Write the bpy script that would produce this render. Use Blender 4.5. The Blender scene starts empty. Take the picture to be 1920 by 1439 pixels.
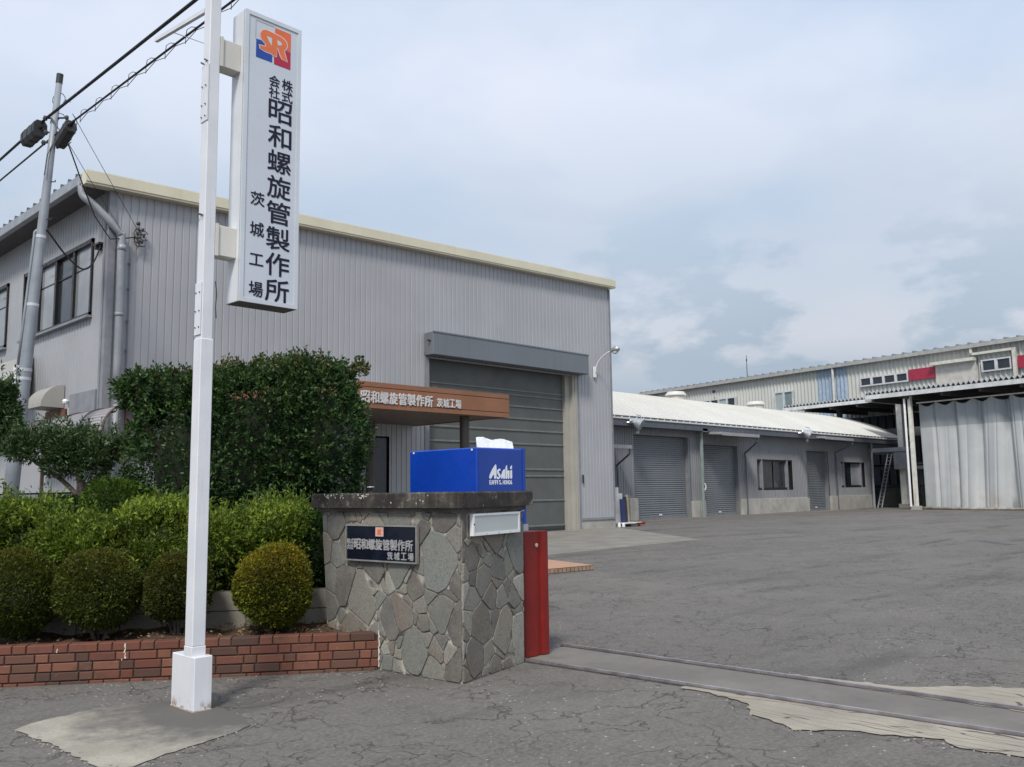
import bpy, math, random
import numpy as np
from mathutils import Matrix, Vector
random.seed(7); RNG = np.random.default_rng(11)
SC = bpy.context.scene
COL = SC.collection
R = math.radians

# ------------------------------------------------------------------ camera
cam = bpy.data.cameras.new('camera'); co = bpy.data.objects.new('camera', cam); COL.objects.link(co)
F = 1670.13
pit, rol, yaw = .12059, -.013669, .773906
cp, sp, cr, sr = math.cos(pit), math.sin(pit), math.cos(rol), math.sin(rol)
Rm = Matrix(((cr, -sr, 0), (sr, cr, 0), (0, 0, 1))) @ Matrix(((1, 0, 0), (0, cp, sp), (0, -sp, cp))) @ Matrix(((1, 0, 0), (0, 0, -1), (0, 1, 0)))
U = Vector((math.sin(yaw), math.cos(yaw), 0)); L_ = Vector((-math.cos(yaw), math.sin(yaw), 0))
Rn = Rm @ Matrix((U, L_, (0, 0, 1))).transposed()
Rt = Rn.transposed()
right, down, fwd = Rt @ Vector((1, 0, 0)), Rt @ Vector((0, 1, 0)), Rt @ Vector((0, 0, 1))
mw = Matrix((right, -down, -fwd)).transposed().to_4x4(); mw.translation = (0, 0, 1.6)
co.matrix_world = mw
cam.sensor_width = 36; cam.lens = F / 1920 * 36; cam.clip_start = .05; cam.clip_end = 3000
SC.camera = co
SC.view_settings.view_transform = 'Standard'; SC.view_settings.look = 'None'
SC.view_settings.exposure = 0.5; SC.view_settings.gamma = 1

# ------------------------------------------------------------------ sky and sun (thin overcast)
SUN_ELEV, SUN_AZ = R(48), math.atan2(-.62, -1)           # direction TO the sun in the ground plane
wd = bpy.data.worlds.new('World'); SC.world = wd; wd.use_nodes = True
nt = wd.node_tree; nt.nodes.clear()
def N(t, **k):
    n = nt.nodes.new(t)
    for a, b in k.items(): setattr(n, a, b)
    return n
def lk(a, b): nt.links.new(a, b)
out = N('ShaderNodeOutputWorld'); bg = N('ShaderNodeBackground'); lk(bg.outputs[0], out.inputs[0]); bg.inputs[1].default_value = .1
sky = N('ShaderNodeTexSky', sky_type='NISHITA', sun_disc=False, sun_elevation=SUN_ELEV, sun_rotation=math.pi / 2 - SUN_AZ)
sky.air_density = 1.2; sky.dust_density = 2.0
tc = N('ShaderNodeTexCoord')
sx = N('ShaderNodeSeparateXYZ'); lk(tc.outputs['Generated'], sx.inputs[0])
def mth(op, a, b=None):
    m = N('ShaderNodeMath', operation=op)
    for i, q in enumerate((a, b)):
        if q is None: continue
        if isinstance(q, (int, float)): m.inputs[i].default_value = q
        else: lk(q, m.inputs[i])
    return m.outputs[0]
zz = mth('MAXIMUM', sx.outputs[2], 0.0)
zd = mth('ADD', zz, .16)
cv = N('ShaderNodeCombineXYZ'); lk(mth('DIVIDE', sx.outputs[0], zd), cv.inputs[0]); lk(mth('DIVIDE', sx.outputs[1], zd), cv.inputs[1])
cl1 = N('ShaderNodeTexNoise'); lk(cv.outputs[0], cl1.inputs['Vector']); cl1.inputs['Scale'].default_value = .75; cl1.inputs['Detail'].default_value = 6; cl1.inputs['Roughness'].default_value = .5
cl2 = N('ShaderNodeTexNoise'); lk(tc.outputs['Generated'], cl2.inputs['Vector']); cl2.inputs['Scale'].default_value = 3.2; cl2.inputs['Detail'].default_value = 4
# cumulus bank low over the horizon
cmap = N('ShaderNodeMapping'); cmap.inputs['Scale'].default_value = (4.2, 4.2, 9.5); lk(tc.outputs['Generated'], cmap.inputs[0])
cl3 = N('ShaderNodeTexNoise'); lk(cmap.outputs[0], cl3.inputs['Vector']); cl3.inputs['Scale'].default_value = 1.55; cl3.inputs['Detail'].default_value = 7; cl3.inputs['Roughness'].default_value = .55
def ramp(src, pts):
    r = N('ShaderNodeValToRGB'); lk(src, r.inputs[0])
    while len(r.color_ramp.elements) > len(pts): r.color_ramp.elements.remove(r.color_ramp.elements[-1])
    while len(r.color_ramp.elements) < len(pts): r.color_ramp.elements.new(.5)
    for e, (p, c) in zip(r.color_ramp.elements, pts): e.position = p; e.color = c
    return r.outputs[0]
def wmix(f, a, b):
    m = N('ShaderNodeMix', data_type='RGBA')
    if isinstance(f, float): m.inputs[0].default_value = f
    else: lk(f, m.inputs[0])
    for i, q in ((6, a), (7, b)):
        if isinstance(q, tuple): m.inputs[i].default_value = q
        else: lk(q, m.inputs[i])
    return m.outputs[2]
veil = wmix(cl2.outputs[0], (4.9, 5.6, 6.75, 1), (5.9, 6.15, 6.95, 1))
gap = wmix(.7, sky.outputs[0], (4.5, 5.5, 7.0, 1))
hi = wmix(ramp(cl1.outputs[0], [(.36, (0, 0, 0, 1)), (.56, (1, 1, 1, 1))]), gap, veil)
lowblue = wmix(cl2.outputs[0], (2.7, 3.35, 4.1, 1), (3.4, 4.0, 4.65, 1))
cum = ramp(cl3.outputs[0], [(.45, (0, 0, 0, 1)), (.53, (1, 1, 1, 1))])
cumcol = wmix(cl3.outputs[0], (3.9, 4.4, 5.2, 1), (5.7, 5.65, 5.9, 1))
band = ramp(zz, [(.10, (0, 0, 0, 1)), (.16, (.75, .75, .75, 1)), (.25, (.5, .5, .5, 1)), (.33, (0, 0, 0, 1))])
bm = N('ShaderNodeMix', data_type='FLOAT'); 
lowsky = wmix(mth('MULTIPLY', cum, band), lowblue, cumcol)
fin = wmix(ramp(zz, [(.14, (0, 0, 0, 1)), (.42, (1, 1, 1, 1))]), lowsky, hi)
lk(fin, bg.inputs[0])
sl = bpy.data.lights.new('sun', 'SUN'); so = bpy.data.objects.new('sun', sl); COL.objects.link(so)
sl.energy = 2.1; sl.angle = R(11); sl.color = (1, .96, .9)
tosun = Vector((math.cos(SUN_AZ) * math.cos(SUN_ELEV), math.sin(SUN_AZ) * math.cos(SUN_ELEV), math.sin(SUN_ELEV)))
so.rotation_euler = tosun.to_track_quat('Z', 'Y').to_euler()

# ------------------------------------------------------------------ materials
MATS = {}
class MT:
    def __init__(s, name, rough=.6, metal=0., spec=.5):
        s.m = bpy.data.materials.new(name); s.m.use_nodes = True; s.t = s.m.node_tree; s.b = s.t.nodes['Principled BSDF']
        s.b.inputs['Roughness'].default_value = rough; s.b.inputs['Metallic'].default_value = metal
        s.b.inputs['Specular IOR Level'].default_value = spec
        s.tc = s.n('ShaderNodeTexCoord'); s.P = s.tc.outputs['Object']
    def n(s, t, **k):
        q = s.t.nodes.new(t)
        for a, b in k.items(): setattr(q, a, b)
        return q
    def l(s, a, b): s.t.links.new(a, b)
    def put(s, v, sock):
        if isinstance(v, (int, float)): sock.default_value = v
        elif isinstance(v, tuple): sock.default_value = v if len(v) == 4 else v + (1,)
        else: s.l(v, sock)
    def noise(s, scale, detail=4, rough=.55, stretch=None, vec=None, dist=0):
        v = vec or s.P
        if stretch:
            mp = s.n('ShaderNodeMapping'); mp.inputs['Scale'].default_value = stretch; s.l(v, mp.inputs[0]); v = mp.outputs[0]
        q = s.n('ShaderNodeTexNoise'); s.l(v, q.inputs['Vector']); q.inputs['Scale'].default_value = scale; q.inputs['Detail'].default_value = detail; q.inputs['Roughness'].default_value = rough; q.inputs['Distortion'].default_value = dist
        return q.outputs[0]
    def ramp(s, src, a, b, lo=0., hi=1.):
        q = s.n('ShaderNodeMapRange'); q.interpolation_type = 'SMOOTHSTEP'; s.l(src, q.inputs[0])
        for i, w in zip((1, 2, 3, 4), (a, b, lo, hi)): q.inputs[i].default_value = w
        return q.outputs[0]
    def mix(s, f, a, b, mode='MIX'):
        q = s.n('ShaderNodeMix', data_type='RGBA', blend_type=mode); s.put(f, q.inputs[0]); s.put(a, q.inputs[6]); s.put(b, q.inputs[7]); return q.outputs[2]
    def math(s, op, a, b=0.):
        q = s.n('ShaderNodeMath', operation=op); s.put(a, q.inputs[0]); s.put(b, q.inputs[1]); return q.outputs[0]
    def island(s):
        return s.n('ShaderNodeNewGeometry').outputs['Random Per Island']
    def col(s, c): s.put(c, s.b.inputs['Base Color'])
    def bump(s, h, strength=.3, dist=.01):
        q = s.n('ShaderNodeBump'); q.inputs['Strength'].default_value = strength; q.inputs['Distance'].default_value = dist; s.l(h, q.inputs['Height']); s.l(q.outputs[0], s.b.inputs['Normal'])
def sc(c, k): return tuple(x * k for x in c)
def simple(name, c, rough=.6, metal=0., var=.12, scale=2.5, bump=0., bscale=60, streak=0., dirt=None, spec=.5):
    if name in MATS: return MATS[name]
    m = MT(name, rough, metal, spec)
    x = m.mix(m.ramp(m.noise(scale, 6), .3, .7), sc(c, 1 - var), sc(c, 1 + var))
    if streak: x = m.mix(m.math('MULTIPLY', m.ramp(m.noise(2.2, 5, .6, (3, 3, .12)), .5, .72), streak), x, dirt or sc(c, .45))
    m.col(x)
    m.l(m.ramp(m.noise(scale * 3, 3), .3, .7, max(0, rough - .08), min(1, rough + .08)), m.b.inputs['Roughness'])
    if bump: m.bump(m.noise(bscale, 4), bump, .004)
    MATS[name] = m.m; return m.m

# ------------------------------------------------------------------ mesh helpers
OFF = {}
def off(o): return OFF.get(o.name, Vector((0, 0, 0))) if o is not None else Vector((0, 0, 0))
def tag(o, label=None, cat=None, group=None, kind=None):
    for k, v in (('label', label), ('category', cat), ('group', group), ('kind', kind)):
        if v: o[k] = v
    return o
def thing(name, label, cat, loc, group=None):
    o = bpy.data.objects.new(name, None); COL.objects.link(o); o.location = loc; o.empty_display_size = .3
    OFF[o.name] = Vector(loc); return tag(o, label, cat, group)
class MB:
    def __init__(s): s.v = []; s.f = []; s.mi = []; s.cur = 0
    def face(s, pts):
        i = len(s.v); s.v += [tuple(p) for p in pts]; s.f.append(tuple(range(i, i + len(pts)))); s.mi.append(s.cur); return s
    def add(s, vs, fs):
        i = len(s.v); s.v += [tuple(p) for p in vs]
        for f in fs: s.f.append(tuple(i + q for q in f)); s.mi.append(s.cur)
        return s
    def hexa(s, b, t):    # four bottom points (ccw from above), four top points
        return s.add(list(b) + list(t), [(3, 2, 1, 0), (4, 5, 6, 7), (0, 1, 5, 4), (1, 2, 6, 5), (2, 3, 7, 6), (3, 0, 4, 7)])
    def box(s, x0, x1, y0, y1, z0, z1):
        return s.hexa([(x0, y0, z0), (x1, y0, z0), (x1, y1, z0), (x0, y1, z0)], [(x0, y0, z1), (x1, y0, z1), (x1, y1, z1), (x0, y1, z1)])
    def obox(s, o, du, dv, dw):   # oriented box from corner o
        o, du, dv, dw = map(Vector, (o, du, dv, dw))
        b = [o, o + du, o + du + dv, o + dv]; return s.hexa(b, [p + dw for p in b])
    def bbox(s, x0, x1, y0, y1, z0, z1, c=.01):   # box with chamfered edges
        b = MB(); xs, ys, zs = (x0, x1), (y0, y1), (z0, z1); P = {}
        for i in (0, 1):
            for j in (0, 1):
                for k in (0, 1):
                    sx_, sy_, sz_ = 1 - 2 * i, 1 - 2 * j, 1 - 2 * k
                    p = (xs[i], ys[j], zs[k])
                    P[i, j, k, 0] = len(b.v); b.v.append((p[0], p[1] + sy_ * c, p[2] + sz_ * c))
                    P[i, j, k, 1] = len(b.v); b.v.append((p[0] + sx_ * c, p[1], p[2] + sz_ * c))
                    P[i, j, k, 2] = len(b.v); b.v.append((p[0] + sx_ * c, p[1] + sy_ * c, p[2]))
        fs = []
        for a in (0, 1):
            q = [(a, 0, 0), (a, 1, 0), (a, 1, 1), (a, 0, 1)]; fs.append([P[t + (0,)] for t in q])
            q = [(0, a, 0), (1, a, 0), (1, a, 1), (0, a, 1)]; fs.append([P[t + (1,)] for t in q])
            q = [(0, 0, a), (1, 0, a), (1, 1, a), (0, 1, a)]; fs.append([P[t + (2,)] for t in q])
        for j in (0, 1):
            for k in (0, 1):
                fs.append([P[0, j, k, 1], P[1, j, k, 1], P[1, j, k, 2], P[0, j, k, 2]])
                fs.append([P[j, 0, k, 0], P[j, 1, k, 0], P[j, 1, k, 2], P[j, 0, k, 2]])
                fs.append([P[j, k, 0, 0], P[j, k, 1, 0], P[j, k, 1, 1], P[j, k, 0, 1]])
        for i in (0, 1):
            for j in (0, 1):
                for k in (0, 1): fs.append([P[i, j, k, 0], P[i, j, k, 1], P[i, j, k, 2]])
        c0 = Vector(((x0 + x1) / 2, (y0 + y1) / 2, (z0 + z1) / 2)); ff = []
        for f in fs:
            vv = [Vector(b.v[q]) for q in f]; n = (vv[1] - vv[0]).cross(vv[2] - vv[0]); m = sum(vv, Vector()) / len(vv)
            ff.append(f if n.dot(m - c0) > 0 else f[::-1])
        return s.add(b.v, ff)
    def prism(s, poly, d):        # extrude 3-d polygon by vector d
        d = Vector(d); a = [Vector(p) for p in poly]; b = [p + d for p in a]; n = len(a)
        return s.add(a + b, [tuple(range(n))[::-1], tuple(range(n, 2 * n))] + [(i, (i + 1) % n, n + (i + 1) % n, n + i) for i in range(n)])
    def tube(s, path, r, seg=8, caps=True):
        path = [Vector(p) for p in path]; rs = r if isinstance(r, (list, tuple)) else [r] * len(path); rings = []; ref = None
        for i, p in enumerate(path):
            t = (path[min(i + 1, len(path) - 1)] - path[max(i - 1, 0)]).normalized()
            if ref is None or abs(ref.dot(t)) > .95: ref = Vector((0, 0, 1)) if abs(t.z) < .9 else Vector((1, 0, 0))
            x = t.cross(ref).normalized(); y = x.cross(t).normalized(); ref = y
            rings.append([p + (x * math.cos(2 * math.pi * k / seg) + y * math.sin(2 * math.pi * k / seg)) * rs[i] for k in range(seg)])
        vs = [q for g in rings for q in g]; fs = []
        for i in range(len(path) - 1):
            for k in range(seg):
                a, b = i * seg + k, i * seg + (k + 1) % seg; fs.append((a, b, b + seg, a + seg))
        if caps: fs += [tuple(range(seg))[::-1], tuple(range(len(vs) - seg, len(vs)))]
        return s.add(vs, fs)
    def lathe(s, prof, c, axis=(0, 0, 1), seg=20):
        ax = Vector(axis).normalized(); x = ax.orthogonal().normalized(); y = ax.cross(x); c = Vector(c); vs = []; fs = []
        for (r, h) in prof:
            for k in range(seg):
                a = 2 * math.pi * k / seg; vs.append(c + ax * h + (x * math.cos(a) + y * math.sin(a)) * r)
        for i in range(len(prof) - 1):
            for k in range(seg):
                a, b = i * seg + k, i * seg + (k + 1) % seg; fs.append((a, b, b + seg, a + seg))
        fs += [tuple(range(seg))[::-1], tuple(range(len(vs) - seg, len(vs)))]
        return s.add(vs, fs)
    def parts(s, name, mat, parent, smooth=False):    # every separate piece becomes a part of its own
        own = list(range(len(s.v)))
        def root(i):
            while own[i] != i: own[i] = own[own[i]]; i = own[i]
            return i
        for f in s.f:
            for q in f[1:]: own[root(q)] = root(f[0])
        gr = {}
        for f in s.f: gr.setdefault(root(f[0]), []).append(f)
        o_ = None
        for fs in gr.values():
            b = MB(); mp = {}
            for f in fs:
                for q in f:
                    if q not in mp: mp[q] = len(b.v); b.v.append(s.v[q])
                b.f.append(tuple(mp[q] for q in f)); b.mi.append(0)
            o_ = b.build(name, mat, parent, smooth)
        return o_
    def build(s, name, mat, parent=None, smooth=False, loc=None, tags=None):
        o_ = off(parent) if parent is not None else Vector(loc or (0, 0, 0))
        me = bpy.data.meshes.new(name); me.from_pydata([tuple(Vector(p) - o_) for p in s.v], [], s.f)
        for m in (mat if isinstance(mat, (list, tuple)) else [mat]): me.materials.append(m)
        if max(s.mi, default=0) > 0: me.polygons.foreach_set('material_index', s.mi)
        if smooth: me.polygons.foreach_set('use_smooth', [True] * len(me.polygons))
        me.update(); o = bpy.data.objects.new(name, me); COL.objects.link(o)
        if parent is not None: o.parent = parent; OFF[o.name] = o_
        else: o.location = o_; OFF[o.name] = o_
        if smooth == 'angle':
            try: me.set_sharp_from_angle(angle=R(40))
            except Exception: pass
        if tags: tag(o, *tags)
        return o
def struct(mb, name, mat, **k):
    o = mb.build(name, mat, **k); o['kind'] = 'structure'; return o
def dup(root, loc, label=None, group=None):
    r = root.copy(); COL.objects.link(r); r.location = loc; OFF[r.name] = Vector(loc)
    if label: r['label'] = label
    if group: r['group'] = group
    for ch in list(root.children):
        c = ch.copy(); COL.objects.link(c); c.parent = r
        for g in ch.children:
            d = g.copy(); COL.objects.link(d); d.parent = c
    return r
def sag(a, b, drop, n=14):
    a, b = Vector(a), Vector(b); return [a.lerp(b, i / n) - Vector((0, 0, drop * 4 * (i / n) * (1 - i / n))) for i in range(n + 1)]
def bez(pts, n=8):     # catmull-rom
    P = [Vector(p) for p in pts]; P = [2 * P[0] - P[1]] + P + [2 * P[-1] - P[-2]]; o_ = []
    for i in range(1, len(P) - 2):
        for k in range(n):
            t = k / n; a, b, c, d = P[i - 1:i + 3]
            o_.append(.5 * (2 * b + (c - a) * t + (2 * a - 5 * b + 4 * c - d) * t * t + (3 * b - a - 3 * c + d) * t ** 3))
    return o_ + [P[-2]]
def corr(mb, o, u, n, u0, u1, z0, z1, p=.2, d=.03, kind='rib', phase=0.):
    """ribbed cladding: u along the wall, n outward normal; z1 may be a function of the distance along u"""
    o, u, n = Vector(o), Vector(u), Vector(n); zf = z1 if callable(z1) else (lambda q: z1)
    if kind == 'rib': prof = [(0, 0), (.74, 0), (.79, -1), (.93, -1), (.98, 0)]
    elif kind == 'fine': prof = [(0, 0), (.45, 0), (.55, -1), (.9, -1)]
    else: prof = [(k / 8, .5 * math.cos(2 * math.pi * k / 8) - .5) for k in range(8)]
    pts = [(u0, 0.)]; k = math.floor((u0 - phase) / p)
    def dep(q):
        t = ((q - phase) / p) % 1.; pr = prof + [(1., prof[0][1])]
        for (a, b), (c, e) in zip(pr, pr[1:]):
            if a <= t <= c: return b + (e - b) * (t - a) / max(c - a, 1e-9)
        return 0.
    pts = [(u0, dep(u0))]
    while phase + k * p < u1:
        for t, q in prof:
            x = phase + (k + t) * p
            if u0 + 1e-4 < x < u1 - 1e-4: pts.append((x, q))
        k += 1
    pts.append((u1, dep(u1 - 1e-6)))
    vs = []; fs = []
    for x, q in pts:
        b = o + u * x + n * (q * d); vs += [b + Vector((0, 0, z0)), b + Vector((0, 0, zf(x)))]
    for i in range(len(pts) - 1): fs.append((2 * i, 2 * i + 2, 2 * i + 3, 2 * i + 1))
    return mb.add(vs, fs)
TXT = {}
def glyph(ch, bold=0., shear=0., depth=1.):
    key = (ch, bold, shear)
    if key not in TXT:
        cu = bpy.data.curves.new('glyph', 'FONT'); cu.body = ch; cu.size = 1; cu.offset = bold; cu.shear = shear; cu.resolution_u = 3; cu.fill_mode = 'FRONT'
        ob = bpy.data.objects.new('glyph', cu); COL.objects.link(ob); bpy.context.view_layer.update()
        me = bpy.data.meshes.new_from_object(ob.evaluated_get(bpy.context.evaluated_depsgraph_get()))
        vs = [(v.co.x, v.co.y) for v in me.vertices]; fs = [tuple(p.vertices) for p in me.polygons]
        bpy.data.objects.remove(ob); bpy.data.curves.remove(cu); bpy.data.meshes.remove(me)
        TXT[key] = (vs, fs)
    return TXT[key]
def put_text(mb, chars, cells, o, u, n, bold=.02, t=.003, shear=0.):
    """each character fitted in its own cell (u0, z0, u1, z1) on the plane through o"""
    o, u, n = Vector(o), Vector(u), Vector(n)
    for ch, (a, b, c, d) in zip(chars, cells):
        vs, fs = glyph(ch, 0., shear)
        if not vs: continue
        rb = bold * (c - a)
        xs = [v[0] for v in vs]; ys = [v[1] for v in vs]; x0, x1, y0, y1 = min(xs), max(xs), min(ys), max(ys)
        W = lambda v, k: o + u * (a + (v[0] - x0) / max(x1 - x0, 1e-6) * (c - a)) + Vector((0, 0, b + (v[1] - y0) / max(y1 - y0, 1e-6) * (d - b))) + n * k
        m = len(vs); ed = {}
        for f in fs:
            for i in range(len(f)):
                e = (f[i], f[(i + 1) % len(f)])
                ed[e] = 1
        fc = [tuple(f) for f in fs] + [(e[0], e[1], e[1] + m, e[0] + m) for e in ed if (e[1], e[0]) not in ed]
        for k in range(9):      # heavier strokes: the outline repeated a little to every side
            sh_ = Vector((0, 0, 0)) if k == 8 else u * (rb * math.cos(k * math.pi / 4)) + Vector((0, 0, rb * math.sin(k * math.pi / 4)))
            tt = t + .00009 * k; mb.add([W(v, tt) + sh_ for v in vs] + [W(v, 0) + sh_ for v in vs], fc)
def ragged(poly, amp, step, seed=0):
    r = random.Random(seed); o_ = []
    for i in range(len(poly)):
        a, b = Vector(poly[i] + (0,)) if len(poly[i]) == 2 else Vector(poly[i]), Vector(poly[(i + 1) % len(poly)] + (0,)) if len(poly[(i + 1) % len(poly)]) == 2 else Vector(poly[(i + 1) % len(poly)])
        n = max(1, int((b - a).length / step)); pn = Vector((-(b - a).y, (b - a).x, 0)).normalized()
        for k in range(n):
            o_.append(a.lerp(b, k / n) + pn * (r.uniform(-amp, amp) if k else 0))
    return o_
def sheet(name, poly, z, mat, **k):
    return struct(MB().face([(p[0], p[1], z) for p in poly]), name, mat, **k)

# ------------------------------------------------------------------ ground materials
def m_asphalt():
    m = MT('asphalt', .85, 0, .3)
    big = m.noise(.18, 5, .6); mid = m.noise(1.3, 6, .65); fine = m.noise(140, 3, .7); agg = m.noise(30, 6, .75)
    c = m.mix(m.ramp(big, .35, .65), (.118, .110, .100), (.150, .139, .125))
    c = m.mix(m.ramp(mid, .42, .7, 0, .55), c, (.092, .084, .075))
    c = m.mix(m.ramp(agg, .38, .68, 0, .75), c, (.235, .218, .195)); c = m.mix(m.ramp(m.noise(6, 6, .7), .5, .72, 0, .55), c, (.078, .072, .065))
    c = m.mix(m.ramp(m.noise(.55, 6, .6, (.35, 1.6, 1)), .52, .68, 0, .6), c, (.078, .073, .066))
    c = m.mix(m.ramp(fine, .5, .75, 0, .6), c, (.07, .065, .06))
    # light stone chips, more of them out on the road side
    vo = m.n('ShaderNodeTexVoronoi'); vo.inputs['Scale'].default_value = 24; m.l(m.P, vo.inputs['Vector'])
    vs_ = m.n('ShaderNodeSeparateColor'); m.l(vo.outputs['Color'], vs_.inputs[0])
    chip = m.math('MULTIPLY', m.math('LESS_THAN', vo.outputs['Distance'], .2), m.math('GREATER_THAN', vs_.outputs[0], .87))
    chip = m.math('MULTIPLY', chip, m.ramp(m.noise(.7, 3), .42, .58))
    c = m.mix(chip, c, (.50, .48, .45))
    # crack network, in places
    wv = m.n('ShaderNodeVectorMath', operation='ADD'); m.l(m.P, wv.inputs[0])
    wn = m.n('ShaderNodeTexNoise'); m.l(m.P, wn.inputs['Vector']); wn.inputs['Scale'].default_value = 2.2; wn.inputs['Detail'].default_value = 5
    ws = m.n('ShaderNodeVectorMath', operation='SCALE'); m.l(wn.outputs['Color'], ws.inputs[0]); ws.inputs['Scale'].default_value = .9; m.l(ws.outputs[0], wv.inputs[1])
    def crack(scale, wid):
        v = m.n('ShaderNodeTexVoronoi', feature='DISTANCE_TO_EDGE'); v.inputs['Scale'].default_value = scale; m.l(wv.outputs[0], v.inputs['Vector'])
        return m.ramp(v.outputs['Distance'], wid * .3, wid, 1, 0)
    k1 = m.math('MULTIPLY', crack(.9, .009), m.ramp(m.noise(.35, 3), .38, .5))
    k2 = m.math('MULTIPLY', crack(3.0, .02), m.ramp(m.noise(.5, 3, .5, (1, 1.3, 1)), .46, .56))
    k = m.math('MAXIMUM', k1, k2)
    c = m.mix(m.math('MULTIPLY', k, .62), c, (.036, .027, .026))
    m.col(c)
    h = m.math('SUBTRACT', m.math('ADD', agg, m.math('MULTIPLY', fine, .5)), m.math('MULTIPLY', k, 1.2))
    m.bump(h, .7, .009); return m.m
def m_concrete(name, c, dirt=(.09, .085, .075), amt=.6, crack=0., fade=None):
    m = MT(name, .85, 0, .3)
    x = m.mix(m.ramp(m.noise(1.1, 6, .6), .35, .7), sc(c, .85), sc(c, 1.12))
    x = m.mix(m.ramp(m.noise(2.6, 7, .7), .5, .72, 0, amt), x, dirt)
    x = m.mix(m.ramp(m.noise(90, 3, .7), .45, .75, 0, .35), x, sc(c, .55))
    if crack:
        v = m.n('ShaderNodeTexVoronoi', feature='DISTANCE_TO_EDGE'); v.inputs['Scale'].default_value = crack; mp = m.n('ShaderNodeMapping'); mp.inputs['Scale'].default_value = (5.5, .55, 1)
        ad = m.n('ShaderNodeVectorMath', operation='ADD'); nz = m.n('ShaderNodeTexNoise'); m.l(m.P, nz.inputs['Vector']); nz.inputs['Scale'].default_value = 3
        nv_ = m.n('ShaderNodeVectorMath', operation='SCALE'); nv_.inputs['Scale'].default_value = .12; m.l(nz.outputs['Color'], nv_.inputs[0]); m.l(m.P, ad.inputs[0]); m.l(nv_.outputs[0], ad.inputs[1]); m.l(ad.outputs[0], mp.inputs[0]); m.l(mp.outputs[0], v.inputs['Vector'])
        x = m.mix(m.ramp(v.outputs['Distance'], .006, .02, .8, 0), x, (.04, .035, .03))
    m.col(x); m.bump(m.noise(60, 5, .7), .35, .004); return m.m
M_ASP = m_asphalt()
M_CON = m_concrete('yard_concrete', (.24, .225, .195), amt=.35)
M_CON2 = m_concrete('track_concrete', (.185, .172, .155), (.125, .116, .105), amt=.7)
M_CON3 = m_concrete('broken_concrete', (.345, .31, .25), (.16, .147, .125), amt=.5, crack=1.5)
def m_patch():
    m = MT('patch_concrete', .85, 0, .3); x = m.mix(m.ramp(m.noise(2.2, 6, .65), .35, .7), (.30, .275, .225), (.40, .37, .31))
    x = m.mix(m.ramp(m.noise(80, 4, .75), .45, .72, 0, .45), x, (.15, .14, .115))
    # dark grime worn in around the pole foot
    d = m.n('ShaderNodeVectorMath', operation='DISTANCE'); m.l(m.P, d.inputs[0]); d.inputs[1].default_value = (3.5, 6.5, 0)
    g_ = m.math('ADD', d.outputs['Value'], m.math('MULTIPLY', m.math('SUBTRACT', m.noise(2.6, 6, .7), .5), 1.5))
    x = m.mix(m.ramp(g_, .6, 1.25, .97, 0.), x, (.112, .104, .094)); m.col(x); m.bump(m.noise(60, 5, .7), .35, .004); return m.m
M_PATCH = m_patch()
M_BASE = m_concrete('plinth_concrete', (.40, .385, .345), (.19, .17, .14), amt=.5)

# ------------------------------------------------------------------ ground, aprons, gate track
g = MB(); g.face([(-600, -600, 0), (900, -600, 0), (900, 900, 0), (-600, 900, 0)])
struct(g, 'ground', M_ASP)
sheet('loading_pavement', [(9.3, 14.6), (16.9, 15.29), (24.7, 15.88), (30.9, 24.0), (30.9, 24.06), (9.3, 24.06)], .004, M_CON)
sheet('door_pavement', ragged([(37.2, 27.0), (44.2, 27.2), (56.3, 26.8), (56.3, 28.2), (37.2, 28.2)], .12, .8, 3), .004, M_CON2)
sheet('far_door_pavement', ragged([(56.8, 27.0), (63, 27.3), (66, 28.2), (56.8, 28.2)], .1, .8, 4), .004, M_CON)
sheet('pole_pavement_patch', ragged([(2.16, 6.98), (2.3, 7.08), (2.7, 7.17), (2.96, 7.17), (3.2, 7.02), (3.45, 6.6), (3.40, 6.1), (3.33, 5.86), (3.11, 5.74), (2.88, 5.67), (2.56, 5.59), (2.36, 5.5), (2.21, 5.62), (2.2, 6.35)], .014, .05, 5), .006, M_PATCH)
xr = lambda y, k: (6.29 + .05 * (5.745 - y)) if k == 0 else (7.15 + .02 * (5.745 - y))
sheet('gate_track_path', [(xr(6.25, 0), 6.25), (xr(-7, 0), -7), (xr(-7, 1), -7), (xr(6.25, 1), 6.25)], .004, M_CON2)
sheet('broken_pavement_front', ragged([(6.23, 4.24), (6.26, 3.99), (6.13, 3.58), (5.87, 3.42), (5.76, 3.1), (5.66, 2.97), (5.89, 2.71), (5.99, 2.37), (6.09, 2.17), (5.95, 2.03), (6.0, 1.69), (5.95, .4), (6.05, -2), (6.2, -5), (6.85, -5), (6.6, 0), (6.47, 2.2), (6.36, 4.25)], .025, .06, 6), .008, M_CON3)
sheet('broken_pavement_back', ragged([(7.17, 4.35), (7.27, 4.32), (7.35, 3.49), (7.45, 2.92), (7.61, 2.73), (7.78, 2.58), (7.98, 2.21), (7.9, 1), (7.75, -1), (7.8, -5), (7.3, -5), (7.2, 1), (7.17, 3)], .03, .07, 8), .008, M_CON3)
M_RAIL = simple('worn_rail_steel', (.40, .37, .38), .3, .7, .25, 6)
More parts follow.
